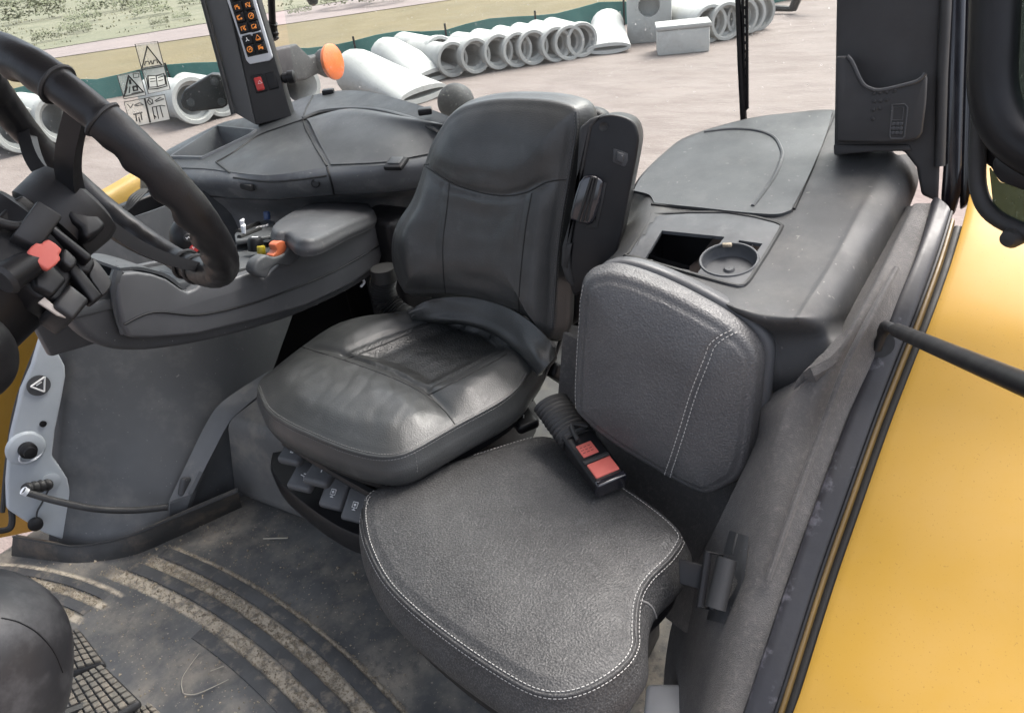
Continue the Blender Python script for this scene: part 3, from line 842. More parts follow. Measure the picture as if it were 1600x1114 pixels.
# black window seal along that edge
t = T('lower_window_frame', 'black rubber seal along the lower right window edge', 'window frame', P(25, 840, x=1.9))
B('seal', tube(crom(PX([(98, 455, 1.9), (78, 500, 1.9), (62, 535, 1.9), (40, 590, 1.9), (22, 650, 1.9), (10, 735, 1.9), (4, 800, 1.9)]), 5), .006, 8), M['rubber'], t)
B('lower_rail', tube(crom(PX([(-8, 830, 1.9), (14, 826, 1.9), (19, 812, 1.9), (17, 790, 1.9)]), 5), .008, 8), M['rubber'], t)

# walls of the cab below the windows
def wallbox(name, c, d):
    o = B(name, box(c, AX, d, .004, 1), M['black'], None, 40, c); o['kind'] = 'structure'
wallbox('rear_wall', (1.0, -1.74, .28), (1.95, .03, .64))
wallbox('right_wall', (1.925, -1.22, .35), (.03, 1.0, .80))

# ------------------------------------------------------------------ right rear console
def net(rows): return [[P(a, b, z=c) for a, b, c in r] for r in rows]
CT = T('right_rear_console', 'grey plastic storage console filling the right rear corner by the window', 'console', (1.7, -1.3, .45))
frontrows = net([
    [(214, 345, .60), (300, 372, .58), (400, 385, .56), (520, 385, .55), (600, 375, .55), (680, 350, .56), (760, 330, .57)],
    [(216, 318, .67), (310, 330, .66), (410, 336, .655), (521, 328, .655), (600, 318, .66), (660, 308, .66), (750, 292, .66)],
    [(219, 299, .715), (319, 306, .72), (420, 311, .725), (521, 304, .73), (600, 300, .73), (656, 294, .73), (740, 278, .73)],
    [(219, 280, .755), (325, 284, .775), (417, 289, .775), (516, 280, .785), (602, 274, .785), (660, 265, .785), (740, 250, .785)],
    [(221, 264, .79), (310, 262, .80), (414, 274, .80), (511, 262, .81), (602, 258, .81), (657, 247, .81), (740, 230, .81)]])
fwo = B('front_wall', patch(frontrows, 6, 4, .012), M['console_lightened'], CT)
toprows = net([
    [(221, 264, .79), (310, 263, .80), (414, 274, .80), (511, 262, .81), (602, 258, .81), (657, 247, .81), (740, 230, .81)],
    [(235, 254, .805), (330, 240, .815), (420, 246, .825), (502, 235, .835), (590, 226, .84), (655, 218, .84), (735, 210, .84)],
    [(250, 244, .815), (345, 218, .83), (430, 216, .84), (492, 212, .85), (580, 200, .86), (650, 202, .86), (730, 200, .86)],
    [(260, 236, .82), (345, 199, .84), (420, 194, .855), (480, 185, .87), (560, 168, .878), (640, 182, .875), (720, 195, .87)],
    [(266, 232, .82), (345, 193, .84), (400, 180, .86), (489, 149, .89), (560, 142, .892), (640, 160, .89), (712, 186, .88)]])
top = B('top_shell', patch(toprows, 18, 14, .012), M['console'], CT)
BINP = [(270, 246), (341, 200), (398, 206), (391, 212), (318, 247)]
tv = bvh(top)
def onto(path, n=8, lift=.0012, tree=None):
    q = crom([V((a, b, 0)) for a, b in path], n)
    return hits(tree or tv, [(k.x, k.y) for k in q], lift)
def lin_px(pts, n=10, closed=True):
    out = []; L = len(pts)
    for i in range(L if closed else L-1):
        a, b_ = pts[i], pts[(i+1) % L]
        for k in range(n): out.append((a[0]+(b_[0]-a[0])*k/n, a[1]+(b_[1]-a[1])*k/n))
    return out
bn = hits(tv, lin_px(BINP, 8), .003)
bcn = sum(bn, V())/len(bn)
bb = bmesh.new()
lv_ = [[bb.verts.new(p+(p-bcn)*k+V((0, 0, dz))) for p in bn] for k, dz in ((.10, -.004), (.07, .003), (.0, .003), (-.03, -.006), (-.16, -.085))]
for a, b_ in zip(lv_, lv_[1:]):
    for i in range(len(bn)): bb.faces.new((a[i], a[(i+1) % len(bn)], b_[(i+1) % len(bn)], b_[i]))
bb.faces.new(lv_[-1])
B('bin', bb, M['console_lightened'], CT, 35)
open_under(top, [p+(p-bcn)*.05 for p in bn], 1.0)
fw_ = bvh(fwo)
for path in ([(489, 150), (474, 186), (489, 223), (502, 245), (511, 260)], [(338, 254), (366, 238), (401, 214), (440, 199), (473, 188)], [(338, 254), (352, 265), (365, 274)]):
    q = onto(path, 8, .0006)
    if len(q) > 2: B('panel_gap', tube(q, .0028, 6), M['ink'], CT)
for path in ([(219, 299), (319, 306), (420, 311), (521, 304), (600, 300), (656, 294)], [(365, 278), (417, 284), (465, 281), (510, 275)], [(511, 262), (517, 282), (522, 304)]):
    q = onto(path, 8, .0006, fw_)
    if len(q) > 2: B('panel_gap', tube(q, .0026, 6), M['ink'], CT)
# domed hatch standing proud of the shell
dome = net([[(517, 257, .816), (600, 253, .816), (655, 243, .816), (730, 228, .816)],
            [(498, 222, .848), (590, 214, .856), (650, 208, .856), (728, 205, .85)],
            [(484, 192, .872), (550, 178, .886), (630, 186, .884), (720, 200, .866)],
            [(479, 186, .872), (548, 170, .884), (640, 184, .88), (722, 199, .866)]])
hatch = B('hatch', patch(dome, 8, 8, .006), M['console'], CT)
rb_ = onto([(474, 187), (502, 176), (546, 172), (593, 175), (640, 187), (690, 206)], 8, .004)
B('hatch_rim', tube(rb_, .009, 8, sq=((0, 0, 1), .6)), M['console'], CT)
B('hatch_shadow_gap', tube([p+V((-.008, .012, -.002)) for p in rb_], .003, 6), M['ink'], CT)
for a, b_ in ((513, 144), (664, 174)):
    c = P(a, b_, z=.895)
    B('hatch_clip', box(c, (V((.8, .6, 0)), V((-.6, .8, 0)), V((0, 0, 1))), (.035, .03, .016), .004), M['black'], CT)
c = (hits(fw_, [(619, 256)], .010) or [P(618, 250, z=.818)])[0]
hc = B('latch', box(c, (V((1, .15, 0)), V((-.15, 1, -.3)), V((0, .3, 1))), (.05, .045, .012), .004), M['black'], CT)
B('latch_tab', box(c+V((0, 0, .007)), (V((1, .15, 0)), V((-.15, 1, -.3)), V((0, .3, 1))), (.034, .028, .006), .003), M['console'], hc)
q = hits(fw_, [(386, 292)], .0)
if q: B('slot', box(q[0]+(CAM-q[0]).normalized()*.006, (V((1, -.2, 0)), V((0, 0, 1)), V((.2, 1, 0))), (.055, .016, .012), .001), M['ink'], CT)
q = hits(fw_, [(493, 287)], .0)
if q: B('push_pin', lathe(q[0]+(CAM-q[0]).normalized()*.004, CAM-q[0], [(.011, -.005), (.011, .003), (.008, .005), (.008, .002), (.0005, .002)], 20), M['black'], CT)
# wiring by the console's front end
t = T('wiring_loom', 'thin dark wires bundled at the front end of the right console', 'wires', P(205, 330, x=1.8))
for k in range(4):
    B('wire', tube(crom(PX([(222+k*3, 296, 1.82), (205+k*3, 308+k*2, 1.8), (196+k*2, 326, 1.8), (186-k*3, 345, 1.8)]), 5), .0035, 6), M['rubber'], t)

# ------------------------------------------------------------------ right rear pillar with switches
PT = T('right_rear_pillar', 'dark cab pillar carrying an orange-lit keypad at the right rear corner', 'pillar', P(400, 195, z=.86))
pf_pt, pf_n = P(420, 190, z=.862), V((-.55, .80, .22)).normalized()
def PF(pts, off=0): return PL(pts, pt=pf_pt+pf_n*off, n=pf_n)
face = PF([(286, -300), (352, -30), (399, 196), (456, 182), (394, -30), (330, -300)])
B('front_trim', prism(face, -pf_n*.05, .004), M['pillar'], PT)
lf0, lf1, lf2, lf3 = PF([(286, -300), (352, -30), (399, 196), (397, 190)])
lw_ = V((.92, .35, 0)).normalized()
side = [face[0], face[2], P(368, 178, pt=face[2], n=(.35, -.92, .1)), P(240, -300, pt=face[0], n=(.35, -.92, .1))]
B('side_trim', prism(side, V((.1, -.35, 0)).normalized()*.03, .003), mat('pillar_side_grey', (.06, .062, .064), .5, (.07, .072, .075), 6), PT)
B('window_seal', tube([side[2]+V((.004, .004, 0)), side[3]+V((.004, .004, 0))], .007, 8), M['rubber'], PT)
kf = [(345, -40), (354, 0), (374, 59), (384, 94), (390, 101), (421, 95), (426, 89), (399, 0), (388, -40)]
ki = [(353, -38), (359, 2), (376, 57), (387, 90), (419, 83), (394, 0), (383, -38)]
B('keypad_frame', prism(PF(kf, .006), -pf_n*.012, .003), M['silver'], PT)
B('keypad_back', prism(PF(ki, .0075), -pf_n*.006, .001), M['ink'], PT)
B('keypad_divider', prism(PF([(373, 55), (407, 47), (409, 53), (375, 61)], .0085), -pf_n*.004, .001), M['silver'], PT)
kc = [(371.5, 12), (388, 8.6), (375, 28), (393, 25.7), (381, 45), (397.5, 42), (387, 63), (403.6, 59.5), (391, 78), (408, 74.5), (367, -6), (384, -9)]
du = (PF([(403, 58)])[0]-PF([(387, 62)])[0]).normalized(); dv = pf_n.cross(du)
random.seed(11)
for i, (a, b_) in enumerate(kc):
    c = PF([(a, b_)], .010)[0]
    k = B('key', box(c, (du, dv, pf_n), (.0255, .0255, .008), .003, 3), M['black'], PT)
    ib = bmesh.new(); o_ = c+pf_n*.0045
    if i in (3, 8):
        tube([o_+du*.007*math.cos(j*.524)+dv*.007*math.sin(j*.524) for j in range(12)], .0011, 5, ib, True)
        tube([o_-du*.003-dv*.002, o_+du*.002+dv*.003, o_+du*.004-dv*.002], .0013, 5, ib)
    elif i == 7:
        pts = [o_+dv*.007, o_-dv*.004+du*.007, o_-dv*.004-du*.007]
        tube(pts, .0013, 5, ib, True); tube([o_-dv*.006-du*.006, o_-dv*.006+du*.006], .0011, 5, ib)
    elif i == 6:
        for a2 in (90, 215, 325): tube([o_, o_+du*.006*math.cos(rad(a2))+dv*.006*math.sin(rad(a2))], .001, 5, ib)
    else:
        p1 = [o_+du*random.uniform(-.007, .007)+dv*random.uniform(-.006, .006) for _ in range(5)]
        tube(p1, .0013, 5, ib); tube([o_-du*.006-dv*.005, o_-du*.006+dv*.004, o_+du*.003+dv*.005], .0011, 5, ib)
        lathe(o_+du*.004-dv*.004, pf_n, [(.0025, -.001), (.0025, .001)], 10, ib)
    B('icon', ib, M['wprint'] if i == 6 else M['oprint'], k)
def fp(a, b_, w_, h_, m_, nm, off, th=.006, bev=.003):
    c = PF([(a, b_)], off)[0]
    return B(nm, box(c, (du, dv, pf_n), (w_, h_, th), bev, 3), m_, PT)
fp(405, 131, .034, .048, M['black'], 'switch_bezel', .001)
hz = fp(405, 131.5, .022, .036, M['red'], 'hazard_switch', .005, .008, .004)
c = PF([(406, 129)], .0105)[0]
hb = bmesh.new(); tube([c+dv*.005, c-dv*.003+du*.006, c-dv*.003-du*.006], .0009, 5, hb, True)
B('hazard_triangle', hb, M['wprint'], hz)
fp(424.5, 126.5, .030, .046, M['black'], 'blank_switch', .001)
c = PF([(396, 178)], -.01)[0]
# knob at the pillar's rear edge
k0 = PF([(441, 123)], -.01)[0]
kd = (PF([(460, 120)])[0]-PF([(440, 123)])[0]).normalized()
B('knob', lathe(k0, kd, [(.010, 0), (.014, .004), (.014, .016), (.018, .018), (.018, .034), (.012, .038), (.0005, .038)], 18), M['black'], PT)

# things outside the right window: black bracket, mirror rod, amber lamp
bp_ = [(281, 158), (287, 142), (330, 116), (343, 117), (352, 130), (356, 165), (348, 170), (300, 176), (286, 170)]
bpt = P(330, 150, x=2.02)
t = T('mirror_bracket', 'black three-bolt bracket plate outside the right window', 'bracket', bpt)
bq = PL(bp_, pt=bpt, n=(-.8, .55, .2))
B('plate', prism(bq, V((.03, -.03, 0)), .006, 3), M['black'], t)
for a, b_ in ((335, 128), (298, 161), (346, 160)):
    c = P(a, b_, pt=bpt, n=(-.8, .55, .2))
    B('bolt', lathe(c+V((.002, -.002, 0)), V((-.8, .55, .2)), [(.012, 0), (.012, .004), (.007, .005), (.007, .012), (.0005, .012)], 12), M['plast'], t)
t = T('mirror_rod', 'thin black vertical rod behind the switch pillar', 'rod', P(428, 62, y=-1.75))
B('rod', tube([P(421, -120, y=-1.75), P(424, 0, y=-1.75), P(426, 42, y=-1.75)], .011, 10), M['black'], t)
B('joint', tube(crom(PY([(426, 36, -1.75), (425, 50, -1.75), (432, 62, -1.75)]), 4), [.016]*3+[.018]*4+[.010]*2, 10), M['black'], t)
t = T('hanging_bulb', 'small dark round bulb at the top edge above the pipes', 'lamp', P(488, -2, y=-1.9))
B('bulb', lathe(P(488, -1, y=-1.9), V((0, 0, 1)), [(.0005, -.02), (.014, -.015), (.02, 0), (.014, .014), (.006, .02), (.006, .08), (.0005, .08)], 16), M['black'], t)
ac = P(521, 97, y=-2.1)
ad_ = V((-.97, -.16, .08)).normalized()
t = T('turn_signal', 'round amber signal lamp on a dusty black housing outside the rear window', 'lamp', ac-V((0, 0, .1)))
B('lens', lathe(ac, ad_, [(.060, -.012), (.063, -.006), (.062, .002), (.054, .006), (.03, .010), (.0005, .012)], 32), M['amber'], t)
M['dustblack'] = mat('dusty_black_housing', (0.0105, 0.0108, 0.0126), .7, (0.018, 0.018, 0.0198), 9, dust=(0.06, 0.06, 0.06), dsc=40, dlo=.5, dhi=.75, damt=.45, spk=(0.15, 0.15, 0.15), ssc=70, slo=.66)
B('reflector_cup', lathe(ac-ad_*.012, -ad_, [(.053, 0), (.05, .03), (.035, .06), (.02, .075), (.0005, .075)], 28), M['dustblack'], t)
hp = PL([(452, 72), (464, 68), (486, 90), (500, 83), (505, 112), (480, 125), (448, 128), (428, 118), (428, 78)], pt=ac-ad_*.04, n=ad_)
B('housing', prism(hp, -ad_*.12, .008, 3), M['dustblack'], t)
lc = P(712, 160, y=-1.95)
t = T('work_lamp', 'dusty round grey lamp back peeking over the driver backrest', 'lamp', lc-V((0, 0, .12)))
B('bowl', lathe(lc, V((-.2, 1, .25)), [(.0005, .05), (.03, .045), (.05, .03), (.058, .005), (.056, -.02), (.0005, -.03)], 28), M['dustblack'], t)
B('stalk', tube([lc-V((0, 0, .04)), lc-V((.01, .02, .2))], .012, 8), M['black'], t)

# ------------------------------------------------------------------ driver seat
DS = T('driver_seat', 'black leather driver seat with worn creased cushion and tall backrest', 'seat', (.98, -1.0, 0))
# pedestal
pd = bmesh.new()
pts = [(1.575, -.84, 0), (1.585, -1.0, 0), (1.585, -1.6, 0), (.62, -1.6, 0), (.62, -.93, 0), (.80, -.885, 0), (1.2, -.85, 0)]
b = bmesh.new(); f = b.faces.new([b.verts.new(p) for p in pts])
r_ = bmesh.ops.extrude_face_region(b, geom=[f])
for v_ in r_['geom']:
    if isinstance(v_, bmesh.types.BMVert):
        v_.co.z += .27; v_.co.y -= .05; v_.co.x += -.03 if v_.co.x > 1.3 else 0
bevel_sharp(b, .045, 5)
M['pedestal'] = mat('dusty_pedestal', (0.0744, 0.0744, 0.0744), .6, (0.108, 0.106, 0.102), 7, dust=(0.288, 0.252, 0.204), dsc=9, dlo=.5, dhi=.8, damt=.5, bump=.3, bs=300)
B('pedestal', b, M['pedestal'], DS)
# dark suspension housing and lower tray
sb = bmesh.new()
tube([V((.98, -1.08, .27)), V((.98, -1.08, .31)), V((.98, -1.08, .36)), V((.98, -1.08, .43))], [.23, .21, .20, .19], 28, sb)
B('suspension_boot', sb, M['rubber'], DS)
tr_out = PL([(428, 712), (426, 732), (440, 757), (470, 785), (515, 818), (560, 840), (640, 862)], z=.215)
tr_top = crom(tr_out, 6)
tb = bmesh.new(); prev = None
cen = V((1.02, -1.1, .2))
for p in tr_top:
    i_ = p.lerp(cen, .32)
    q = [tb.verts.new(k) for k in (i_+V((0, 0, .02)), p.lerp(cen, .10)+V((0, 0, .012)), p+V((0, 0, .010)), p+V((0, .006, 0)), p+V((0, .004, -.045)), p.lerp(cen, .1)+V((0, 0, -.06)), p.lerp(cen, .32)+V((0, 0, -.07)))]
    if prev:
        for k in range(6): tb.faces.new((prev[k], q[k], q[k+1], prev[k+1]))
    prev = q
B('base_tray', tb, M['black'], DS)
def key(px, py, z, sz, yaw, tilt, nm='adjuster', icon=0):
    c = P(px, py, z=z); Rm = Matrix.Rotation(yaw, 3, 'Z') @ Matrix.Rotation(tilt, 3, 'X')
    ax = [Rm @ V(a) for a in AX]
    k = B(nm, box(c, ax, sz, .009, 3), M['arm'], DS)
    ib = bmesh.new(); o_ = c+ax[2]*(sz[2]/2+.0004)+ax[1]*.004
    def ln(*pp): tube([o_+ax[0]*a+ax[1]*b_ for a, b_ in pp], .0011, 5, ib)
    if icon == 0: ln((-.006, -.008), (-.006, .004), (.006, .004), (.006, -.008), (-.006, -.008)); ln((-.003, .004), (-.003, .010), (.003, .010), (.003, .004))
    elif icon == 1: ln((-.008, .010), (-.004, 0), (.006, -.002)); ln((-.008, -.006), (.0, -.006))
    elif icon == 2: ln((-.004, .008), (-.002, -.003), (.006, -.003)); ln((-.012, -.006), (-.008, -.006))
    else:
        ln((-.006, -.009), (.006, -.009), (.006, .003), (-.006, .003), (-.006, -.009)); lathe(o_-ax[1]*.003, ax[2], [(.003, 0), (.003, .001)], 10, ib); ln((-.004, .008), (.004, .008)); ln((0, .003), (0, .008))
    B('icon', ib, M['wprint'], k)
key(464, 704, .325, (.062, .075, .022), rad(8), rad(-14), icon=0)
key(478, 745, .275, (.066, .07, .022), rad(8), rad(-20), icon=1)
key(507, 735, .32, (.066, .08, .022), rad(8), rad(-12), icon=2)
key(526, 770, .25, (.062, .075, .026), rad(8), rad(-35), icon=3)
key(560, 790, .24, (.06, .075, .026), rad(8), rad(-35), icon=3)
B('adjuster_rail', tube(PZ([(447, 690, .34), (520, 735, .33), (600, 780, .33)]), .012, 8), M['black'], DS)
lv = P(817, 655, z=.40)
k = B('recline_lever', box(lv, (V((.8, -.5, .2)), V((.5, .8, 0)), V((-.1, .1, 1))), (.06, .05, .022), .008, 3), M['black'], DS)
rb = bmesh.new(); tube([lv+V((.01, .0, .012)), lv+V((-.004, 0, .012)), lv+V((-.008, .008, .012))], .001, 5, rb); B('icon', rb, M['wprint'], k)

CZ = .50
def U2(pts): return [V((p.x, p.y)) for p in PL(pts, z=CZ)]
s_main = U2([(440, 530), (467, 541), (538, 563), (617, 592), (668, 619), (700, 648), (715, 668)])
s_left = U2([(538, 563), (600, 537), (672, 509), (700, 495)])
s_right = U2([(668, 619), (740, 582), (795, 552), (815, 535)])
pan = U2([(540, 564), (617, 592), (667, 618), (740, 581), (795, 551), (760, 520), (690, 500), (672, 509)])
front_poly = U2([(440, 525), (467, 541), (538, 563), (617, 592), (668, 619), (715, 668), (715, 760), (560, 780), (380, 680), (380, 560)])
pc = sum(pan, V((0, 0)))/len(pan)
def sst(x): x = max(0, min(1, x)); return x*x*(3-2*x)
def cush(p, s):
    e = sst(s*5)
    h = .003+.018*(1-(1-min(s*1.9, 1))**2)
    d1, d2, d3 = seg_dist(p, s_main), seg_dist(p, s_left), seg_dist(p, s_right)
    dm = min(d2, d3, d1)
    if inside(p, pan): h -= e*(.020*sst(dm/.05)+.002)
    elif inside(p, front_poly): h += e*.012*sst(d1/.07)
    else: h += e*.011*sst(dm/.06)
    h -= e*(.008*math.exp(-(d1/.007)**2)+.006*math.exp(-(d2/.006)**2)+.006*math.exp(-(d3/.006)**2))
    q = V((p.x*14, p.y*14, 0)); h += e*(.0022*mnoise.noise(q)+.0012*mnoise.noise(q*2.7))
    if inside(p, front_poly): h -= e*.0010*abs(math.sin(p.x*60+p.y*25+2*mnoise.noise(q*.8)))**8   # creases in the worn front roll
    return h
c_out = [(402, 606), (419, 641), (448, 662), (479, 677), (538, 701), (585, 713), (617, 714), (649, 703), (712, 667), (775, 633), (807, 610), (822, 588), (838, 566), (840, 540), (790, 505), (720, 487), (660, 480), (617, 486), (565, 492), (518, 507), (467, 541), (422, 576), (404, 592)]
bm_, l2, n_ = pillow(PL(c_out, z=CZ), (0, 0, CZ), (1, 0, 0), (0, 1, 0), .075, .012, cush, 300, 60, .010, .03, pan, 3)
cu = B('seat_cushion', bm_, [M['leather'], M['perf']], DS, 60)
B('seat_pan', pillow([p.lerp(V((.98, -.97, CZ)), .06) for p in PL(c_out, z=CZ)], (0, 0, CZ-.070), (1, 0, 0), (0, 1, 0), .03, .004, None, 120, 3, 0, .02)[0], M['black'], DS)
tc_ = bvh(cu)
edge = [(404, 607), (420, 641), (449, 662), (480, 677), (538, 701), (585, 713), (617, 713), (649, 702), (712, 666), (775, 632), (806, 609), (820, 588)]
def smooth_px(pts, n=10): return [(k.x, k.y) for k in crom([V((a, b_, 0)) for a, b_ in pts], n)]
def offs(o_, u, v, l2s, rng_, inset, h):
    return [V(o_)+V(u)*p.x+V(v)*p.y+V((0, 0, 1))*h for p in l2s]
for sp_ in ([(467, 541), (502, 552), (538, 563), (617, 592), (668, 619), (695, 642), (712, 664)], [(539, 562), (572, 549), (605, 536), (640, 521), (672, 509)], [(668, 618), (704, 600), (740, 582), (768, 567), (792, 553)]):
    B('seam', tube(hits(tc_, smooth_px(sp_), .0), .0016, 6), M['ink'], cu)
q = hits(tc_, smooth_px(edge), .0005)
B('piping', tube(q, .0032, 8), M['leather'], cu)
st = bmesh.new()
for dx, dy in ((2, -4), (-1.5, 5)):
    dashes(hits(tc_, smooth_px([(a+dx, b_+dy) for a, b_ in edge]), .0008), .004, .002, .0006, st)
dashes(hits(tc_, smooth_px([(649, 708), (652, 735), (651, 740)]), .0008), .004, .002, .0005, st)
M['dthread'] = mat('grey_thread', (.19, .185, .18), .8)
B('stitching', st, M['dthread'], cu, kind='stuff')

# backrest
a15 = rad(15)
bpn = V((0, math.cos(a15), math.sin(a15))); bpo = V((.88, -1.13, .55))
bu = V((-1, 0, 0)); bv_ = bpn.cross(bu)
def BR(pts): return PL(pts, pt=bpo, n=bpn)
def B2(pts): return [V(((p-bpo).dot(bu), (p-bpo).dot(bv_))) for p in BR(pts)]
b_out = [(687, 195), (700, 178), (725, 163), (774, 153), (838, 153), (882, 160), (901, 172), (902, 205), (892, 269), (881, 334), (873, 398), (869, 463), (866, 515), (852, 533), (832, 512), (806, 490), (741, 468), (696, 462), (638, 462), (624, 453), (610, 418), (608, 378), (617, 347), (641, 308), (661, 250), (671, 222)]
s_top = B2([(652, 252), (680, 270), (715, 290), (760, 303), (795, 306), (825, 300), (850, 287), (880, 282), (900, 284)])
s_l = B2([(702, 284), (699, 320), (692, 380), (693, 430), (697, 465)])
s_r = B2([(831, 300), (822, 350), (815, 410), (811, 460), (812, 500)])
mid = B2([(702, 284), (692, 380), (697, 470), (812, 505), (815, 410), (831, 298), (795, 306), (740, 300)])
head = B2([(640, 240), (680, 270), (715, 290), (760, 303), (795, 306), (825, 300), (850, 287), (910, 284), (920, 140), (660, 130)])
def brf(p, s):
    e = sst(s*4)
    h = .004+.022*(1-(1-min(s*2.0, 1))**2)
    d0, d1, d2 = seg_dist(p, s_top), seg_dist(p, s_l), seg_dist(p, s_r)
    if inside(p, head):
        c = B2([(782, 235)])[0]; dd = ((p.x-c.x)/.12)**2+((p.y-c.y)/.075)**2
        h += e*(.012*sst(d0/.06)-.014*math.exp(-dd))
    else:
        dm = min(d1, d2); k = sst(d0/.05)
        h += e*k*(-.006*sst(dm/.08) if inside(p, mid) else .018*sst(dm/.08))
        h -= e*.0022*(math.exp(-(d1/.004)**2)+math.exp(-(d2/.004)**2))
    h -= e*.008*math.exp(-(d0/.008)**2)
    q = V((p.x*14, p.y*14, 3)); h += e*(.0016*mnoise.noise(q)+.0008*mnoise.noise(q*2.9))
    if inside(p, head): h -= e*.0009*abs(math.sin(p.y*55+p.x*9+1.5*mnoise.noise(q*.7)))**10
    return h
panb = [k for k in mid]
bm_, l2b, nb_ = pillow(BR(b_out), bpo, bu, bv_, .085, .016, brf, 300, 60, .012, .02, None, 6)
br = B('backrest', bm_, [M['leather'], M['perf']], DS, 60)
tb_ = bvh(br)
for sp_ in ([(655, 254), (680, 270), (715, 290), (760, 303), (795, 306), (825, 300), (850, 287), (872, 282), (890, 282)], [(702, 286), (699, 320), (692, 380), (693, 430), (696, 458)], [(831, 302), (822, 350), (815, 410), (811, 460), (811, 488)]):
    B('seam', tube(hits(tb_, smooth_px(sp_), .0), .0015, 6), M['ink'], br)
st = bmesh.new()
for dx in (-3, 2.5):
    dashes(hits(tb_, smooth_px([(900+dx, 178), (900+dx, 205), (890+dx, 269), (879+dx, 334), (871+dx, 398), (867+dx, 463), (864+dx, 512)]), .0008), .004, .002, .00055, st)
B('stitching', st, M['dthread'], br, kind='stuff')
B('piping', tube(hits(tb_, smooth_px([(900, 176), (900, 205), (890, 269), (879, 334), (871, 398), (867, 463), (864, 512)]), .0003), .003, 8), M['leather'], br)
sh = [p-bpn*.083 for p in BR([(690, 198), (703, 182), (728, 168), (774, 159), (838, 158), (884, 163), (912, 170), (918, 190), (908, 260), (896, 334), (886, 398), (880, 463), (876, 515), (850, 530), (700, 470), (640, 462), (626, 440), (622, 390), (650, 310), (668, 250)])]
B('back_shell', prism(sh, -bpn*.05, .02, 4, ang=50), M['black'], DS)
# lumbar roll between cushion and backrest
lr = [PZ([(640, 486, .55), (668, 470, .575), (720, 464, .585), (775, 474, .585), (822, 498, .58), (858, 532, .56), (868, 556, .53)]),
      PZ([(638, 490, .555), (672, 476, .566), (722, 474, .574), (772, 485, .572), (815, 510, .566), (848, 543, .550), (860, 566, .53)]),
      PZ([(640, 495, .540), (680, 489, .548), (724, 490, .553), (768, 502, .551), (806, 526, .545), (836, 556, .54), (850, 576, .52)]),
      PZ([(644, 500, .52), (686, 502, .53), (726, 505, .534), (764, 516, .532), (798, 538, .528), (826, 565, .518), (842, 584, .505)]),
      PZ([(646, 502, .50), (688, 506, .50), (727, 509, .50), (763, 520, .50), (796, 542, .50), (824, 568, .498), (840, 588, .49)])]
B('lumbar_flap', patch(lr, 8, 6, .012), M['leather'], DS)
# corrugated boot at the right rear of the seat
gb = [P(a, b_, y=-1.2) for a, b_ in ((601, 430), (598, 450), (604, 470), (622, 490), (640, 500))]
gp_ = resample(crom(gb, 8), 110)
B('corrugated_boot', tube(gp_, [.028+.005*math.sin(i*1.05) for i in range(110)], 18), M['rubber'], DS)
B('boot_dark_cap', tube([gb[0]+V((0, 0, .02)), gb[0]-V((0, 0, .012))], [.031, .034], 18), M['ink'], DS)  # black cap added to darken the brightly lit end of the boot
# recliner mechanism
rc = P(872, 583, x=.70)
B('recliner_cover', box(rc, (V((.25, .6, .75)), V((.9, -.3, -.1)), V((0, -.7, .6))), (.075, .045, .035), .01, 3), M['black'], DS)
B('recliner_knob', box(P(858, 572, x=.72), (V((.2, .6, .75)), V((.9, -.3, -.1)), V((0, -.7, .6))), (.05, .03, .03), .008, 3), M['plast'], DS)
for pth in ([(880, 470), (884, 500), (876, 530), (866, 560)], [(868, 545), (850, 590), (830, 625)], [(885, 480), (888, 510), (880, 545)]):
    B('strap_cord', tube(crom(PX([(a, b_, .70) for a, b_ in pth]), 5), .004, 8), M['rubber'], DS)
tp = PL([(845, 552), (868, 540), (872, 560), (846, 590), (828, 612), (822, 600)], pt=(.73, -1.12, .5), n=(-.6, .6, .5))
B('side_flap', prism(tp, V((.02, -.02, -.02)), .004), M['leather'], DS)

# left armrest folded up beside the backrest
ap = V((.55, -1.17, .8)); an = V((-.30, .93, .2)).normalized()
def AR(pts, off=0): return PL(pts, pt=ap+an*off, n=an)
LA = T('folded_armrest', 'black plastic armrest folded upright beside the driver backrest', 'armrest', AR([(900, 470)])[0])
ao = [(918, 205), (930, 188), (946, 180), (965, 180), (987, 188), (997, 206), (997, 232), (984, 300), (968, 379), (952, 415), (905, 460), (893, 455), (890, 430), (892, 380), (905, 300)]
B('body', prism(crom(AR(ao), 3, True), -an*.10, .016, 4, ang=50), M['black'], LA)
inn = [(905, 200), (922, 186), (938, 180), (925, 200), (913, 260), (906, 280), (898, 340), (890, 385), (892, 420), (900, 455), (884, 440), (876, 415), (878, 385), (890, 345), (900, 280)]
B('inner_pad', prism(AR(inn, .004), -an*.09, .008, 3), M['rubber'], LA)
kp = crom(AR([(921, 274), (938, 280), (942, 290), (930, 340), (918, 352), (895, 345), (890, 338), (905, 285)], .018), 2, True)
kb = B('roller_knob', prism(kp, -an*.03, .008, 3, ang=50), M['blackg'], LA)
for s in (.3, .55, .8):
    a_, b__ = AR([(921+(938-921)*s-2, 278)], .020)[0], AR([(895+(922-895)*s, 346)], .020)[0]
    B('groove', tube([a_, b__], .0025, 6), M['ink'], kb)
rc2 = B('recess', prism(AR([(936, 286), (948, 286), (934, 357), (914, 358), (918, 352), (930, 342)], .003), -an*.01, .002), M['ink'], LA)
B('hole', lathe(AR([(943, 198)], .001)[0], an, [(.0005, 0), (.008, 0), (.008, .002), (.006, .0015), (.0005, -.001)], 18), M['ink'], LA)
sw = B('switch_plate', prism(AR([(958, 232), (981, 240), (981, 253), (976, 262), (957, 254)], .003), -an*.008, .002), M['plast'], LA)
B('rocker', prism(AR([(963, 237), (975, 241), (973, 256), (962, 252)], .012), -an*.012, .003), M['plast'], sw)
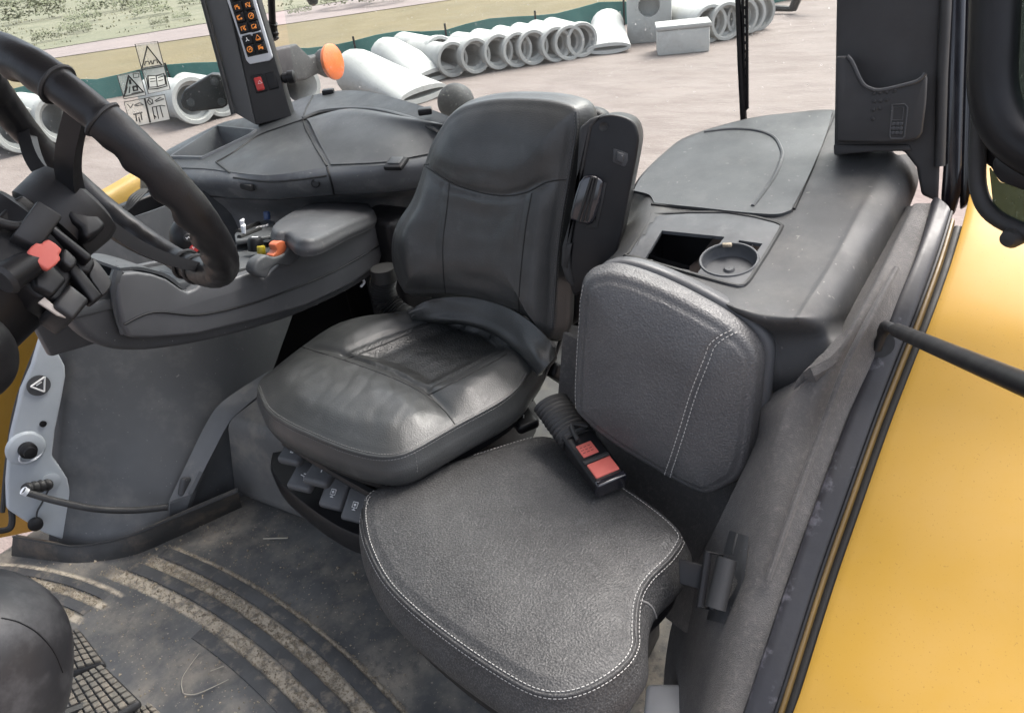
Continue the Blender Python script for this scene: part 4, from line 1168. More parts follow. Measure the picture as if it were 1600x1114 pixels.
B('slot', prism(AR([(886, 382), (894, 380), (886, 420), (880, 415)], .007), -an*.005, .001), M['ink'], LA)

# ------------------------------------------------------------------ control armrest on the right
XA = 1.28
CA = T('control_armrest', 'long dark grey control armrest with joystick and padded lid right of the driver', 'armrest', (XA+.1, -1.0, .5))
so = [(186, 427), (183, 441), (186, 474), (194, 509), (205, 528), (242, 528), (310, 522), (399, 500), (478, 478), (549, 444), (594, 412), (601, 388), (599, 375), (592, 354), (587, 343), (525, 371), (478, 392), (466, 402), (458, 411), (440, 412), (420, 430), (411, 436), (397, 424), (368, 434), (340, 440), (314, 444), (305, 452), (294, 457), (283, 452), (262, 437), (240, 429), (215, 425)]
B('side_shell', prism(PL(so, x=XA), V((.03, 0, 0)), .006, 3), M['arm'], CA)
ss = PL([(194, 507), (240, 488), (310, 492), (380, 478), (440, 458), (520, 425), (600, 380)], x=XA-.0015)
B('crease', tube(crom(ss, 6), .0022, 6), M['black'], CA)
lo_ = [(100, 470), (112, 496), (132, 522), (160, 540), (195, 548), (250, 546), (330, 532), (420, 508), (480, 486), (550, 452), (594, 420), (590, 395), (500, 420), (330, 470), (220, 470), (160, 440)]
B('under_shell', prism(crom(PL(lo_, x=XA+.034), 3, True), V((.05, 0, 0)), .02, 4, ang=60), M['plast'], CA)
dkp, dkn = V((XA, -.63, .815)), V((0, -.229, .973))
def DK(pts, off=0): return PL(pts, pt=dkp+dkn*off, n=dkn)
dk = [V((XA+.028, -.55, .815)), V((XA+.028, -1.36, .625)), V((XA+.20, -1.36, .625)), V((XA+.20, -.55, .815))]
B('deck', prism([p-dkn*.02 for p in dk], -dkn*.02, .003), M['console'], CA)
B('far_shell', prism([dk[3]-dkn*.012, dk[2]-dkn*.012, dk[2]-V((0, -.03, .14)), dk[3]-V((0, 0, .16))], V((.02, 0, 0)), .006), M['arm'], CA)
# ribbed front end
for k in range(3):
    q = PX([(186+k*1, 424-k*6, XA+.01+k*.03), (182, 440-k*6, XA+.01+k*.03), (184, 478, XA+.02+k*.03), (196, 520, XA+.02+k*.03)])
    B('front_rib', tube(crom(q, 6), .010, 8), M['console'], CA)
q1 = crom(PX([(188, 424, XA+.02), (215, 422, XA+.02), (240, 427, XA+.02), (262, 435, XA+.02), (294, 457, XA+.02), (314, 446, XA+.02)]), 5)
B('front_cover', patch([q1, [p+V((.12, 0, .012)) for p in q1], [p+V((.16, 0, -.03)) for p in q1]], 1, 3, .006, lin=True), M['console'], CA)
# padded lid
lidz = dkn; lo_pt = dkp+dkn*.035
def LD(pts, off=0): return PL(pts, pt=lo_pt+dkn*off, n=dkn)
lid = [(424, 352), (440, 338), (468, 323), (500, 312), (530, 308), (556, 309), (574, 314), (581, 322), (584, 332), (540, 351), (500, 370), (480, 374), (462, 372), (448, 362), (430, 362)]
lu = V((-1, 0, 0)); lvv = dkn.cross(lu)
bm_, l_, n__ = pillow(LD(lid), lo_pt, lu, lvv, .036, .012, lambda p, s: .006*min(1, s*2), 160, 14, .004, .0)
B('padded_lid', bm_, M['plast'], CA, 50)
# joystick
js = DK([(300, 388)], 0)[0]
jt = js+V((.02, .02, .10))
jb = bmesh.new(); tube(resample([js-V((0, 0, .03)), js+V((0, .005, .03))], 14), [.036-.012*i/13+.003*(i % 2) for i in range(14)], 18, jb)
JS = T('joystick', 'black round-headed joystick with a red button behind the steering wheel rim', 'joystick', js)
B('boot', jb, M['rubber'], JS)
jc = P(296, 372, z=.80)
jn = (V((-.55, .35, .75))).normalized()
g = bmesh.new(); bmesh.ops.create_uvsphere(g, u_segments=28, v_segments=18, radius=1)
d_, a_, c_ = frame(jn)
for v_ in g.verts:
    x_, y_, z_ = v_.co; v_.co = jc+V((.8, .6, 0))*x_*.036+V((-.6, .8, .1))*y_*.046+V((0, 0, 1))*z_*.045
hd_ = B('head', g, M['black'], JS)
tj = bvh(hd_)
for a, b_, m_, r_ in ((294, 372, M['ink'], .009), (304, 387, M['red'], .0095)):
    hq = hits(tj, [(a, b_)], .0)
    if hq:
        k = B('button', lathe(hq[0], CAM-hq[0], [(r_, -.004), (r_, .003), (r_*.8, .0045), (.0005, .0045)], 18), m_, JS)
        ib = bmesh.new(); dd = (CAM-hq[0]).normalized(); _, e1, e2 = frame(dd); oo = hq[0]+dd*.0048
        tube([oo-e1*.004+e2*.003, oo-e1*.001-e2*.002, oo+e1*.003+e2*.002, oo+e1*.004-e2*.002], .0008, 5, ib); B('icon', ib, M['wprint'], k)
B('stem', tube([js+V((0, .005, .02)), jc], .016, 12), M['black'], JS)
# slider levers
sb_ = PL([(366, 366), (372, 357), (418, 342), (430, 346), (432, 360), (425, 368), (368, 376)], pt=dkp-dkn*.01, n=dkn)
sb0 = B('slider_block', prism(sb_, -dkn*.012, .004), M['console'], CA)
for k in range(2):
    a_, b__ = PL([(372+k*2, 362+k*9), (404+k*2, 349+k*9)], pt=dkp-dkn*.008, n=dkn)
    B('slider_slot', tube([a_, b__], .006, 8), M['ink'], sb0)
    s0 = a_.lerp(b__, .22)
    B('slider_lever', tube([s0, s0+dkn*.022, s0+dkn*.024+V((0, -.006, 0))], [.004, .006, .003], 8), M['silver'], sb0)
for k in range(4):
    c = PL([(402+k*5, 356-k*1.2)], pt=dkp-dkn*.006, n=dkn)[0]
    B('status_light', box(c, AX, (.004, .008, .004), .001), M['white'], sb0)
c = DK([(417, 337)], .0)[0]; B('blue_knob', lathe(c, dkn, [(.009, -.01), (.009, .008), (.007, .011), (.0005, .011)], 16), M['blue'], CA)
c = DK([(400, 388)], -.02)[0]
kb = B('throttle_knob', lathe(c, dkn, [(.018, -.005), (.018, .018), (.014, .024), (.0005, .025)], 20), M['black'], CA)
B('knob_mark', box(c+dkn*.0255, (V((1, .3, 0)), V((-.3, 1, .2)), dkn), (.016, .006, .002), .001), M['white'], kb)
B('black_switch', box(DK([(418, 380)], -.015)[0], AX, (.022, .018, .014), .003), M['black'], CA)
c = DK([(408, 390)], -.02)[0]; B('yellow_button', lathe(c, dkn, [(.0095, -.01), (.0095, .006), (.008, .008), (.0005, .008)], 18), M['yellowb'], CA)
# hand throttle with the orange grip
hp_ = [(397, 424), (402, 408), (416, 399), (430, 402), (446, 396), (452, 384), (460, 382), (468, 393), (464, 408), (452, 416), (436, 414), (424, 422), (418, 434), (408, 434)]
h1 = PL(hp_, x=XA-.034)
HT = T('hand_lever', 'grey curved hand lever with an orange grip on the armrest side', 'lever', h1[0])
B('arm', prism(crom(h1, 3, True), V((.03, 0, 0)), .006, 3, ang=50), M['console'], HT)
B('orange_grip', prism(crom(PL([(430, 384), (436, 378), (444, 377), (450, 384), (444, 398), (432, 402), (426, 400), (433, 392)], x=XA-.028), 3, True), V((.022, 0, 0)), .004, 3, ang=50), M['orange'], HT)
for a, b_ in ((568, 438), (498, 465)):
    B('hook', tube(crom(PX([(a-6, b_-6, XA+.05), (a, b_, XA+.05), (a+1, b_+4, XA+.05), (a-4, b_+10, XA+.05)]), 4), .0035, 6), M['silver'], CA)
B('armrest_mount', box(V((1.3, -1.36, .52)), AX, (.14, .12, .3), .02, 3), M['black'], CA)

# ------------------------------------------------------------------ steering wheel and column
WC = V((.98, -.529, 1.062)); wy, wt = rad(-8.6), rad(67)
wu = V((math.cos(wy), math.sin(wy), 0)); wv = V((-math.sin(wy)*math.cos(wt), math.cos(wy)*math.cos(wt), math.sin(wt)))
wn = wu.cross(wv)
WR = .184
def WA(a, r=WR, h=0): return WC+(wu*math.cos(rad(a))+wv*math.sin(rad(a)))*r+wn*h
SW = T('steering_wheel', 'black leather-wrapped three-spoke steering wheel at the left of the view', 'steering wheel', WC-wn*.05)
g = bmesh.new(); rings = []
NS = 240
for i in range(NS):
    a = 360*i/NS
    fw = 0
    dist = min(abs((a-s+180) % 360-180) for s in (138, 262, 18))
    grip = max(0, min(1, (dist-14)/8))
    fw = grip*.0034*math.sin(rad(a)*27)*(1 if 60 < a < 235 else .35)
    bare = 1 if abs((a-138+180) % 360-180) < 8 else 0
    thin = sst((abs((a-150+180) % 360-180)-112)/35)
    r0_ = (.0212-.0045*thin) if not bare else .0185
    ring = []
    for k in range(20):
        t_ = 2*math.pi*k/20
        inn_ = max(0, math.cos(t_-rad(215)))
        wr = .0008*mnoise.noise(V((i*.35, k*.6, 1))) if not bare else 0
        rr = r0_+fw*inn_+wr
        ring.append(g.verts.new(WA(a, WR+rr*math.cos(t_), rr*math.sin(t_)*1.05)))
    rings.append(ring)
for i in range(NS):
    A, C_ = rings[i], rings[(i+1) % NS]
    for k in range(20): g.faces.new((A[k], A[(k+1) % 20], C_[(k+1) % 20], C_[k]))
rim = B('rim', g, M['wheel'], SW, 60)
for a in (129, 147, 272, 281):
    B('cover_band', tube([WA(a, WR+.0212*math.cos(t_*.2618), .0212*1.05*math.sin(t_*.2618)) for t_ in range(24)], .0026, 6, closed=True), M['rubber'], rim)
HUB = WC-wn*.052
for a in (138, 262, 18):
    rd = (wu*math.cos(rad(a))+wv*math.sin(rad(a))); tg = wn.cross(rd)
    sp = bmesh.new(); prev = None
    for k in range(11):
        s = k/10
        p = (HUB+rd*.03).lerp(WA(a, WR-.008), s)+wn*(.012*math.sin(math.pi*s)*-1)
        w_ = .0145-.003*s; h_ = .009
        q = [sp.verts.new(p+tg*w_*x_+wn*h_*y_) for x_, y_ in ((-1, -1), (-.75, 1), (0, .45), (.75, 1), (1, -1))]
        if prev:
            for j in range(5): sp.faces.new((prev[j], prev[(j+1) % 5], q[(j+1) % 5], q[j]))
        else: sp.faces.new(q[::-1])
        prev = q
    sp.faces.new(prev)
    B('spoke', sp, M['black'], SW)
B('hub', lathe(HUB, wn, [(.050, -.05), (.056, -.045), (.058, -.01), (.054, .004), (.04, .010), (.0005, .012)], 36), M['black2'], SW)
SC = T('steering_column', 'black steering column with stalks below the wheel', 'steering column', HUB-wn*.45)
B('neck', tube([HUB-wn*.03, HUB-wn*.06, HUB-wn*.10], [.042, .045, .05], 28), M['black'], SC)
B('collar', lathe(HUB-wn*.055, -wn, [(.066, 0), (.074, .006), (.074, .026), (.06, .036), (.0005, .036)], 36), M['black'], SC)
B('shroud', tube([HUB-wn*.085, HUB-wn*.15, HUB-wn*.3, HUB-wn*.5, HUB-wn*.8], [.07, .075, .075, .09, .11], 28), M['black'], SC)
cp0 = HUB-wn*.12-V((.085, 0, -.01)); cpn = V((-.86, -.1, .5)).normalized()
def CP(pts, off=0): return PL(pts, pt=cp0+cpn*off, n=cpn)
B('switch_housing', prism(CP([(20, 312), (36, 303), (62, 322), (110, 372), (146, 402), (150, 412), (142, 428), (118, 420), (96, 470), (60, 466), (30, 440), (0, 420), (-40, 380)], .0), -cpn*.09, .008, 3), M['black'], SC)
B('housing_bar', prism(CP([(58, 338), (72, 340), (142, 396), (146, 404), (138, 408), (70, 352)], .018), -cpn*.03, .005, 3), M['black'], SC)
B('relay_box', prism(CP([(110, 442), (142, 468), (116, 500), (84, 478), (88, 468)], .008), -cpn*.06, .005, 3), M['black2'], SC)
B('lower_box', prism(CP([(52, 428), (82, 412), (106, 436), (84, 462), (56, 448)], .012), -cpn*.04, .004, 3), M['black'], SC)
B('guide', prism(CP([(104, 416), (118, 406), (162, 462), (146, 474)], .006), -cpn*.02, .004, 3), M['black'], SC)
B('right_paddle', prism(crom(CP([(140, 410), (147, 402), (168, 428), (175, 440), (172, 450), (161, 462), (152, 450), (140, 432)], -.006), 2, True), -cpn*.02, .004, 3, ang=50), M['black2'], SC)
B('side_key', prism(CP([(96, 394), (102, 385), (122, 404), (120, 414), (112, 420), (96, 408)], .016), -cpn*.02, .004, 3), M['black2'], SC)
B('red_tab', prism(crom(CP([(45, 390), (57, 379), (65, 381), (76, 373), (97, 389), (92, 397), (95, 405), (80, 419), (70, 419), (46, 400)], .034), 2, True), -cpn*.008, .003, 3, ang=60), M['redpale'], SC)
B('stalk', tube(CP([(62, 405), (40, 416), (8, 436)], .02), [.013, .016, .018], 14), M['black'], SC)
B('stalk_tip', tube(CP([(8, 436), (2, 440)], .02), [.019, .015], 14), M['rubber'], SC)
B('beige_label', prism(CP([(60, 472), (70, 464), (86, 478), (116, 500), (90, 492)], .002), -cpn*.004, .001), mat('beige_card', (.5, .45, .40), .7), SC)
wp = crom(CP([(104, 326), (118, 313), (126, 313), (140, 322), (164, 346), (164, 356), (152, 366), (134, 372), (128, 354), (116, 346)], .012), 2, True)
B('paddle_switch', prism(wp, -cpn*.03, .008, 3, ang=50), M['black'], SC)
B('lip', tube(crom(CP([(-10, 345), (10, 352), (32, 354), (52, 348), (62, 338)], .014), 5), .006, 10), M['black'], SC)
B('clip', box(CP([(56, 357)], .014)[0], (V((0, .8, -.5)), V((.3, .5, .8)), cpn), (.05, .03, .02), .003), M['black2'], SC)
# instrument dome near the camera and a knob, both cut by the left edge
dc = P(-78, 1066, x=.86)
g = bmesh.new(); bmesh.ops.create_uvsphere(g, u_segments=56, v_segments=36, radius=1)
def sq_(c, e): return math.copysign(abs(c)**e, c)
tl_ = Matrix.Rotation(rad(25), 3, 'X')
for v_ in g.verts:
    v_.co = dc+tl_ @ V((sq_(v_.co.x, .8)*.10, sq_(v_.co.y, .8)*.115, sq_(v_.co.z, .75)*.115))
CV = T('column_cover', 'smooth dark rounded column cover in the bottom left corner', 'cover', dc-V((0, 0, .12)))
cvo = B('shell', g, mat('scuffed_cover', (0.0186, 0.0186, 0.0205), .42, (0.026, 0.026, 0.0285), 5, dust=(0.105, 0.105, 0.108), dsc=11, dlo=.5, dhi=.7, damt=.5, bump=.3, bs=60), CV, 0)
sq2 = hits(bvh(cvo), smooth_px([(2, 965), (30, 972), (60, 990), (84, 1018), (98, 1050)]), .0)
if len(sq2) > 2: B('parting_line', tube(sq2, .0009, 6), M['black'], CV)
kc_ = P(-56, 556, x=.82)
g = bmesh.new(); bmesh.ops.create_uvsphere(g, u_segments=32, v_segments=20, radius=1)
for v_ in g.verts: v_.co = kc_+V((v_.co.x*.045, v_.co.y*.045, v_.co.z*.05))
t = T('lever_knob', 'dark round lever knob cut by the left edge', 'knob', kc_)
B('ball', g, M['black'], t, 0)
B('lever', tube([kc_, kc_+V((.05, .2, -.25))], .012, 10), M['black'], t)
# pedals with a grid of rubber studs
def pedal(quad, nu, nv, label, zt=.19):
    q = PL(quad, z=zt)
    t = T('pedal', label, 'pedal', sum(q, V())/4-V((0, 0, .15)), 'pedals')
    nrm = (q[1]-q[0]).cross(q[3]-q[0]).normalized()
    if nrm.z < 0: nrm = -nrm
    B('pad', prism(q, -nrm*.02, .008, 3), M['rubber'], t)
    sb = bmesh.new()
    for i in range(nu):
        for j in range(nv):
            def bl(u_, v_): return q[0].lerp(q[1], u_).lerp(q[3].lerp(q[2], u_), v_)
            e = .10
            p = [bl((i+e)/nu*.94+.03, (j+e)/nv*.94+.03), bl((i+1-e)/nu*.94+.03, (j+e)/nv*.94+.03), bl((i+1-e)/nu*.94+.03, (j+1-e)/nv*.94+.03), bl((i+e)/nu*.94+.03, (j+1-e)/nv*.94+.03)]
            prism([k-nrm*.002 for k in p], nrm*.007, .0012, 1, sb)
    B('studs', sb, mat('pedal_rubber', (.085, .078, .066), .7, (.12, .11, .09), 20, dust=(.30, .25, .19), dsc=30, dlo=.45, dhi=.7, damt=.6), t, kind='stuff')
    B('pedal_arm', tube([sum(q, V())/4-nrm*.02, sum(q, V())/4+V((.02, .25, .12))], .012, 8), M['black'], t)
pedal([(88, 988), (122, 980), (164, 1034), (108, 1052)], 4, 7, 'ribbed rubber pedal, the upper of the two by the column cover')
pedal([(92, 1068), (160, 1036), (220, 1094), (128, 1150)], 6, 8, 'larger ribbed rubber pedal at the bottom left edge', .20)
pedal([(196, 1112), (236, 1098), (262, 1120), (215, 1150)], 4, 4, 'pedal corner just entering at the bottom edge', .17)

# ------------------------------------------------------------------ passenger seat
PZc = .42
PS = T('passenger_seat', 'small grey leather passenger seat with curved cushion near the door', 'seat', (.5, -.75, 0))
p_out = [(566, 786), (569, 775), (585, 761), (642, 738), (703, 718), (768, 698), (833, 679), (870, 682), (915, 712), (968, 752), (1009, 780), (1041, 805), (1060, 824), (1066, 843), (1048, 872), (1014, 906), (998, 938), (994, 980), (994, 1008), (980, 1034), (948, 1060), (907, 1081), (866, 1087), (825, 1077), (768, 1044), (703, 999), (642, 950), (601, 906), (575, 855), (566, 815)]
def pf(p, s):
    q = V((p.x*9, p.y*9, 5))
    return .004+.010*(1-(1-min(1, s*1.8))**2)+.003*mnoise.noise(q)+.001*mnoise.noise(q*3)
po = PL(p_out, z=PZc)
bm_, _, _ = pillow(po, (0, 0, PZc), (1, 0, 0), (0, 1, 0), .105, .014, pf, 300, 40, .016, .025)
pcu = B('cushion', bm_, M['worn'], PS, 60)
pcen = sum(po, V())/len(po)
B('cushion_pan', pillow([p.lerp(pcen, .04) for p in po], (0, 0, PZc-.100), (1, 0, 0), (0, 1, 0), .05, .004, None, 160, 3, 0, .03)[0], M['black'], PS)
B('pan_support', box((.52, -.82, .16), AX, (.3, .22, .3), .02, 3), M['black'], PS)
tp_ = bvh(pcu)
ed = p_out[1:1]+[(569, 776), (585, 762), (642, 739), (703, 719), (768, 699), (832, 680)]
ed2 = [(968, 753), (1009, 781), (1041, 806), (1060, 826), (1065, 843), (1047, 872), (1013, 906), (997, 938), (993, 980), (993, 1008), (979, 1034), (948, 1060), (907, 1080), (866, 1086), (825, 1076), (768, 1043), (703, 998), (642, 949), (602, 906), (576, 855), (567, 815), (567, 788), (574, 772)]
st = bmesh.new()
dashes(hits(tp_, smooth_px([(a+1, b_+2) for a, b_ in ed]), .0008), .0045, .0022, .0007, st)
def inward(pts, d):
    c = (810, 880); out = []
    for i, (a, b_) in enumerate(pts):
        p0, p1 = pts[max(i-1, 0)], pts[min(i+1, len(pts)-1)]
        tx, ty = p1[0]-p0[0], p1[1]-p0[1]; L = math.hypot(tx, ty) or 1
        out.append((a-ty/L*d, b_+tx/L*d))
    return out
for d in (-5, 6):
    dashes(hits(tp_, smooth_px(inward(ed2, d)), .0008), .0045, .0022, .0007, st)
B('stitching', st, M['thread'], pcu, kind='stuff')
B('welt', tube(hits(tp_, smooth_px(ed2), .0002), .0024, 8), M['worn'], pcu)
B('corner_seam', tube(hits(tp_, smooth_px([(996, 937), (1010, 941), (1020, 950), (1026, 966)]), .0), .0015, 6), M['dthread'], pcu)

a10 = rad(12)
ppn = V((-.10, math.cos(a10), math.sin(a10))).normalized(); ppo = P(1040, 600, y=-.935)
pu = V((0, 0, 1)).cross(ppn).normalized(); pu = -pu; pv = ppn.cross(pu)
def PB(pts, off=0): return PL(pts, pt=ppo+ppn*off, n=ppn)
pb_out = [(905, 452), (915, 434), (931, 426), (956, 424), (997, 435), (1051, 458), (1109, 489), (1150, 516), (1174, 540), (1184, 565), (1182, 606), (1177, 656), (1170, 710), (1156, 748), (1130, 766), (1106, 776), (1085, 772), (1043, 750), (960, 700), (905, 655), (895, 630), (897, 560), (901, 500)]
seam = PB([(1146, 520), (1125, 530), (1112, 545), (1105, 562), (1084, 616), (1064, 681), (1044, 745)])
seam2 = [V(((p-ppo).dot(pu), (p-ppo).dot(pv))) for p in seam]
crest = [V(((p-ppo).dot(pu), (p-ppo).dot(pv))) for p in PB([(930, 455), (990, 462), (1050, 485), (1105, 515), (1140, 540)])]
def pbf(p, s):
    h = .004+.016*(1-(1-min(1, s*1.7))**2)-.005*math.exp(-(seg_dist(p, seam2)/.008)**2)
    h += .0015*math.exp(-(seg_dist(p, crest)/.025)**2)
    q = V((p.x*10, p.y*10, 9)); return h+.0015*mnoise.noise(q)
bm_, _, _ = pillow(PB(pb_out), ppo, pu, pv, .05, .016, pbf, 260, 44, .006, .0)
pbk = B('backrest', bm_, M['worn2'], PS, 60)
shl = [p.lerp(ppo, -.035)-ppn*.045+V((-.012, 0, .004)) for p in PB(pb_out)]
B('back_shell', prism(resample(crom(shl, 4, True), 70, True), -ppn*.035, .010, 3, ang=50), M['arm'], PS)
tq = bvh(pbk)
st = bmesh.new()
sm_ = [(1147, 518), (1128, 527), (1112, 541), (1104, 562), (1083, 616), (1063, 681), (1042, 745)]
for d in (-4.5, 4.5):
    dashes(hits(tq, smooth_px([(a+d, b_+d*.35) for a, b_ in sm_]), .0008), .005, .0022, .0008, st)
dashes(hits(tq, smooth_px([(912, 446), (906, 480), (902, 540), (899, 600), (899, 638)]), .0008), .005, .0022, .0007, st)
B('stitching', st, M['thread'], pbk, kind='stuff')

# seat belt buckle lying on the cushion
bc0, bc1 = P(868, 640, z=.50), P(958, 762, z=.455)
bd = (bc1-bc0).normalized(); bs0 = bd.cross(V((0, 0, 1))).normalized(); bn_ = bs0.cross(bd)
SB = T('seat_belt_buckle', 'black seat belt buckle with red button lying on the passenger cushion', 'buckle', bc1-bn_*.02)
def bbx(s, w_, l_, h_, m_, nm, up=0, side=0, bev=.004, par=None):
    return B(nm, box(bc0.lerp(bc1, s)+bn_*up+bs0*side, (bd, bs0, bn_), (l_, w_, h_), bev, 3), m_, par or SB)
bl_ = (bc1-bc0).length
rp = resample([bc0-bd*.02, bc0.lerp(bc1, .42)], 44)
B('ribbed_sleeve', tube(rp, [.034+.0028*math.sin(i*1.5) for i in range(44)], 20, sq=(bn_, .6)), M['rubber'], SB)
bbx(.66, .060, bl_*.62, .032, M['black'], 'body', 0, 0, .007)
bbx(.955, .058, bl_*.07, .034, M['blackg'], 'end_cap', 0, 0, .004)
bbx(.83, .046, .032, .006, M['redpale'], 'release_button', .016, .0, .002)
lb = bbx(.60, .030, .028, .003, M['redpale'], 'label', .0165, .004, .001)
bbx(.72, .05, .008, .004, M['rubber'], 'ridge', .016, 0, .001)
lq = bmesh.new()
for r_ in range(3):
    o_ = bc0.lerp(bc1, .60)+bn_*.0182+bd*(-.006+r_*.006)
    for k in range(3): tube([o_+bs0*(.004-.009+k*.008), o_+bs0*(.004-.009+k*.008+.005)], .0006, 4, lq)
B('print', lq, M['ink'], lb)
B('thumb_strap', tube(crom([bc0.lerp(bc1, .38)+bn_*.02-bs0*.022, bc0.lerp(bc1, .33)+bn_*.026+bs0*.004, bc0.lerp(bc1, .5)+bn_*.024+bs0*.012], 5), .004, 8), M['rubber'], SB)

# ------------------------------------------------------------------ left rear console
LC = T('left_rear_console', 'grey dusty storage console behind the passenger seat at the left rear', 'console', (.3, -1.3, .4))
ctp, ctn = V((0, -1.0, .735)), V((0, .19, 1)).normalized()
def K(px, py, d=0): return P(px, py, pt=ctp+ctn*d, n=ctn)
lrows = [
    [K(985, 302, -.03), K(1000, 276), K(1035, 241), K(1075, 213), K(1162, 187), K(1232, 177), K(1310, 173), K(1372, 205), K(1398, 240), K(1420, 243, -.02), K(1436, 272, -.06)],
    [K(985, 318, -.04), K(1008, 292), K(1050, 262), K(1100, 240), K(1170, 225), K(1240, 222), K(1310, 232), K(1362, 258), K(1384, 276), K(1415, 275, -.02), K(1433, 293, -.06)],
    [K(978, 345, -.05), K(1008, 322), K(1060, 312), K(1120, 302), K(1180, 300), K(1235, 300), K(1285, 312), K(1328, 332), K(1346, 340), K(1388, 330, -.02), K(1420, 326, -.07)],
    [K(950, 400, -.05), K(982, 392), K(1040, 385), K(1095, 385), K(1150, 385), K(1200, 387), K(1246, 398), K(1286, 415), K(1302, 420), K(1348, 405, -.02), K(1385, 400, -.075)],
    [K(930, 424, -.04), K(962, 414), K(1030, 425), K(1090, 440), K(1140, 456), K(1180, 468), K(1216, 476), K(1246, 482), K(1262, 484), K(1312, 478, -.025), K(1350, 474, -.085)],
    [K(928, 430, -.05), K(960, 424), K(1033, 441), K(1096, 463), K(1146, 485), K(1184, 496), K(1214, 500), K(1238, 501), K(1254, 500), K(1296, 506, -.03), K(1334, 505, -.09)]]
fl_ = [[(925, 440), (958, 440), (1034, 462), (1098, 490), (1150, 512), (1188, 522), (1216, 528), (1240, 530), (1262, 528), (1290, 530), (1312, 535)],
       [(925, 470), (960, 480), (1035, 505), (1100, 535), (1160, 562), (1195, 577), (1220, 586), (1240, 587), (1262, 580), (1280, 568), (1296, 556)],
       [(925, 520), (960, 540), (1035, 570), (1100, 600), (1165, 612), (1192, 622), (1218, 622), (1238, 618), (1258, 608), (1278, 592), (1294, 572)],
       [(925, 560), (960, 590), (1035, 620), (1100, 650), (1160, 662), (1188, 668), (1212, 662), (1232, 652), (1252, 636), (1274, 612), (1292, 588)]]
for k_, r_ in enumerate(fl_):
    lrows.append([P(a, b_, y=((-1.08, -1.10, -1.14, -1.16)[k_] if a < 1180 else (-1.035, -1.02, -1.035, -1.05)[k_])) for a, b_ in r_])
sh_ = B('shell', patch(lrows, 9, 9, .012), M['consoled'], LC)
LDZ = [[(990, 298), (1003, 276), (1037, 242), (1078, 215), (1162, 188), (1232, 178), (1301, 174)], [(1000, 300), (1020, 276), (1058, 250), (1105, 232), (1172, 216), (1228, 214), (1288, 217)],
       [(1015, 305), (1045, 292), (1085, 280), (1130, 270), (1180, 268), (1222, 268), (1264, 274)], [(1022, 317), (1060, 321), (1100, 325), (1145, 330), (1192, 334), (1218, 334), (1236, 328)]]
lidm = [[K(*q_, .006) for q_ in r_] for r_ in LDZ]
ldo = B('lid', patch(lidm, 8, 8, .006), M['console'], LC)
lt = bvh(ldo)
def ontol(path, tree, n=8, lift=.0015): return hits(tree, smooth_px(path, n), lift)
B('lid_ridge', tube(ontol([(1097, 207), (1140, 202), (1180, 204), (1208, 214), (1220, 232), (1221, 248), (1206, 282), (1176, 322)], lt, 8, -.001), .0042, 8), M['console'], LC)
B('lid_gap', tube(ontol([(1303, 180), (1285, 222), (1265, 272), (1240, 328)], bvh(sh_), 6, .001), .0035, 6), M['ink'], LC)
B('lid_gap', tube(ontol([(1018, 320), (1060, 325), (1100, 329), (1192, 338), (1215, 338), (1238, 330)], bvh(sh_), 6, .001), .0025, 6), M['ink'], LC)
B('corner_cap', patch([[K(985, 302, -.025), K(1002, 288, .003), K(1018, 294, .005), K(1023, 312, .004)], [K(984, 320, -.05), K(996, 318, -.03), K(1010, 320, -.012), K(1017, 324, -.002)], [K(984, 345, -.09), K(992, 340, -.07), K(1000, 336, -.05), K(1006, 334, -.02)], [K(984, 385, -.15), K(990, 375, -.13), K(996, 370, -.10), K(1000, 360, -.06)]], 4, 4, .008), M['console_lightened'], LC)
# cup holder tray set into the top
tz = .772
to = [(983, 396), (1018, 342), (1026, 336), (1134, 333), (1206, 347), (1218, 352), (1219, 360), (1172, 436), (1160, 446), (1150, 447), (1111, 437), (988, 402)]
TRY = T('cup_holder_tray', 'dark rectangular storage tray with cup holder set in the left console', 'tray', P(1100, 400, z=.6))
def TP(pts, off=0): return [K(a[0], a[1], off) for a in pts]
trp = B('tray_plate', prism(resample(crom(TP(to, .003), 2, True), 80, True), -ctn*.006, .002, 2), M['trayp'], TRY)
h1_ = [(1005, 385), (1034, 338), (1133, 347), (1088, 406), (1077, 415), (1017, 398)]
h2_ = [(1156, 352), (1193, 357), (1174, 384), (1145, 376)]
cutter(trp, [prism(TP(h1_, .03), V((0, 0, -.1)), 0), prism(TP(h2_, .03), V((0, 0, -.1)), 0), lathe(TP([(1139, 408)], 0)[0]-ctn*.03, ctn, [(.0455, 0), (.0455, .06)], 40)])
open_under(sh_, TP(to), .96)
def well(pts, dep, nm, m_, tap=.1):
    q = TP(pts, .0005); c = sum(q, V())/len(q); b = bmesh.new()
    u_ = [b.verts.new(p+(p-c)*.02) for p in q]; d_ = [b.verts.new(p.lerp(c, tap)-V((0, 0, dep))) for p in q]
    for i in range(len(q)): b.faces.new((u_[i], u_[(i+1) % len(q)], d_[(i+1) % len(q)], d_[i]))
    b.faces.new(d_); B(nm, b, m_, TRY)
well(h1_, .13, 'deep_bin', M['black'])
well(h2_, .05, 'small_bin', M['carpet'])
B('tray_edge', tube(resample(crom(TP(to, .0), 2, True), 80, True), .0042, 6, closed=True), M['ink'], TRY)
cc = TP([(1139, 408)], 0)[0]
B('cup_well', lathe(cc, ctn, [(.0485, .0015), (.046, .0025), (.045, -.012), (.040, -.018), (.010, -.018), (.007, -.014), (.0005, -.014)], 40, cap=False), M['trayp'], TRY)
B('cup_ring', tube([cc+ctn*.003+V((math.cos(k*.1571)*.0465, math.sin(k*.1571)*.0465, -.19*math.sin(k*.1571)*.0465)) for k in range(40)], .0025, 6, closed=True), M['trayp'], TRY)
dq = TP([(1136, 383)], .004)[0]
